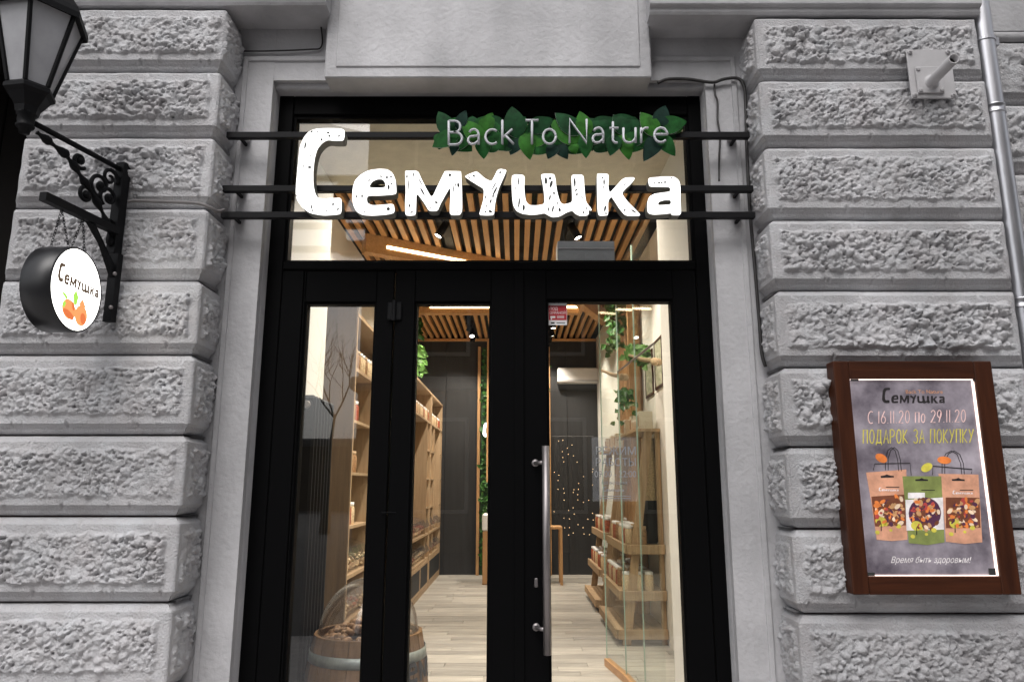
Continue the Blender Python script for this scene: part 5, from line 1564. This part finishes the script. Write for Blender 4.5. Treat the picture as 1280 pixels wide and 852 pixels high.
oh = thing('opening_hours_film', 'translucent opening hours film on the right door glass', 'decal', P(768, 585, .03))
a, b_ = P(741, 626, .034), P(795, 546, .034)
MB().box(a.x, b_.x, .0325, .0345, a.z, b_.z).build('film', M['frosted'], oh)
M['pale_print'] = mat('pale_print', (.24, .25, .26), .6)
yy = .0316
for (body, px, py, w, sz) in (('РЕЖИМ', 744, 568, 50, .052), ('РАБОТЫ', 744, 582, 50, .050), ('09:00 - 22:00', 743, 596, 52, .042), ('без выходных', 752, 605, 32, .024)):
    text_mesh('hours_print', body, M['pale_print'], oh, sz, Vector((P(px, py, yy).x, yy, P(px, py, yy).z)), width=w * .00372)
mb = MB()
k_ = 26 / 483
logo(mb, lambda x, y: P(754 + (x - 369) * k_, 611 + (y - 215) * k_, yy)); mb.build('logo_print', M['pale_print'], oh)
for i, py in enumerate((620, 623)):
    q = P(748, py, yy)
    MB().box(q.x, q.x + .15, yy, yy + .0005, q.z, q.z + .003).build('line_print', M['pale_print'], oh)
# papers on the white reveal
def reveal_sheet(name, label, cat, px, py0, py1, y0, y1, m):
    zA, zB = at_x(px, py1, OX1 - .041).z, at_x(px, py0, OX1 - .041).z
    return tag(MB().box(OX1 - .0455, OX1 - .0415, y0, y1, zA, zB, .001).build(name, m), label, cat)
reveal_sheet('red_notice', 'small dark red plate on the white reveal by the right door', 'sign', 846, 544, 562, .40, .56, M['red_print'])
reveal_sheet('paper_notice', 'white printed notice below the red plate on the reveal', 'notice', 846, 575, 628, .38, .55, M['paper'])
reveal_sheet('light_switch', 'white light switch low on the right reveal', 'switch', 849, 703, 720, .42, .50, M['ac'])
vb = thing('vent_box', 'pale grey metal box hanging behind the lower edge of the transom', 'box', P(732, 325, .25))
a, b_ = P(697, 328, .22), P(768, 301, .22)
MB().box(a.x, b_.x, .22, .36, a.z - .03, b_.z, .004).build('case', mat('grey_box', (.30, .31, .32), .5), vb)
MB().box(a.x, b_.x, .2165, .2195, a.z + (b_.z - a.z) * .62, a.z + (b_.z - a.z) * .64 + .004).build('lid_seam', M['plate'], vb)

# ------------------------------------------------------------------ across the street (seen as reflections in the panes)
ob = thing('opposite_building', 'tall plastered building across the street, mirrored in the glass', 'building', (6, -16, 0))
OXE = -4.1
MB().box(OXE, 26, -24, -15, -.14, 13).build('wall', M['facade_far'], ob)
MB().box(OXE - .35, 26.3, -24, -14.6, 12.6, 13.1, .05).build('cornice', M['facade_pale'], ob)
MB().box(OXE - .18, 26.1, -24, -14.8, 3.9, 4.25, .04).build('cornice', M['facade_pale'], ob)
MB().box(OXE - .3, 26.3, -24.3, -14.6, 13.1, 14.5).build('roof', M['roof'], ob)
for fz in (.9, 4.9, 8.6):
    for i in range(8):
        x = OXE + 1.4 + i * 3.0
        w = MB().box(x - .1, x + 1.5, -14.98, -14.90, fz - .1, fz + 2.3, .02).build('window', M['facade_pale'], ob)
        MB().box(x, x + 1.4, -14.895, -14.885, fz, fz + 2.2).build('pane', M['radiator'], w)
fb = thing('low_building', 'low dark roofed building far down across the street', 'building', (-20, -45, 0))
MB().box(-45, -8, -52, -44, -.14, 4.0).build('wall', M['wood_dark'], fb)
MB().box(-45.4, -7.6, -52.4, -43.6, 4.0, 4.5, .1).build('roof', M['roof'], fb)
tr = thing('bare_tree', 'leafless street tree across the road, mirrored in the sidelight', 'tree', (-6.6, -22, 0))
r8 = random.Random(9)
twigs = MB()
def branch(p, d, L, r, depth):
    q = p + d * L
    m_ = p + d * (L * .5) + Vector((r8.uniform(-.05, .05), r8.uniform(-.05, .05), 0)) * L
    twigs.tube([p, m_, q], [r, r * .85, r * .7], 5, caps=False)
    if depth == 0: return
    for _ in range(3 if depth > 2 else 2):
        nd = (d + Vector((r8.uniform(-.8, .8), r8.uniform(-.8, .8), r8.uniform(-.2, .55)))).normalized()
        branch(q if r8.random() < .6 else m_, nd, L * r8.uniform(.62, .85), r * .58, depth - 1)
MB().tube([Vector((-6.6, -22, -.14)), Vector((-6.55, -22, 1.2)), Vector((-6.6, -22, 2.4))], [.2, .15, .12], 10).build('trunk', M['bark'], tr, True)
branch(Vector((-6.6, -22, 2.35)), Vector((.1, 0, 1)).normalized(), 1.5, .065, 5)
twigs.build('limbs', M['bark'], tr)
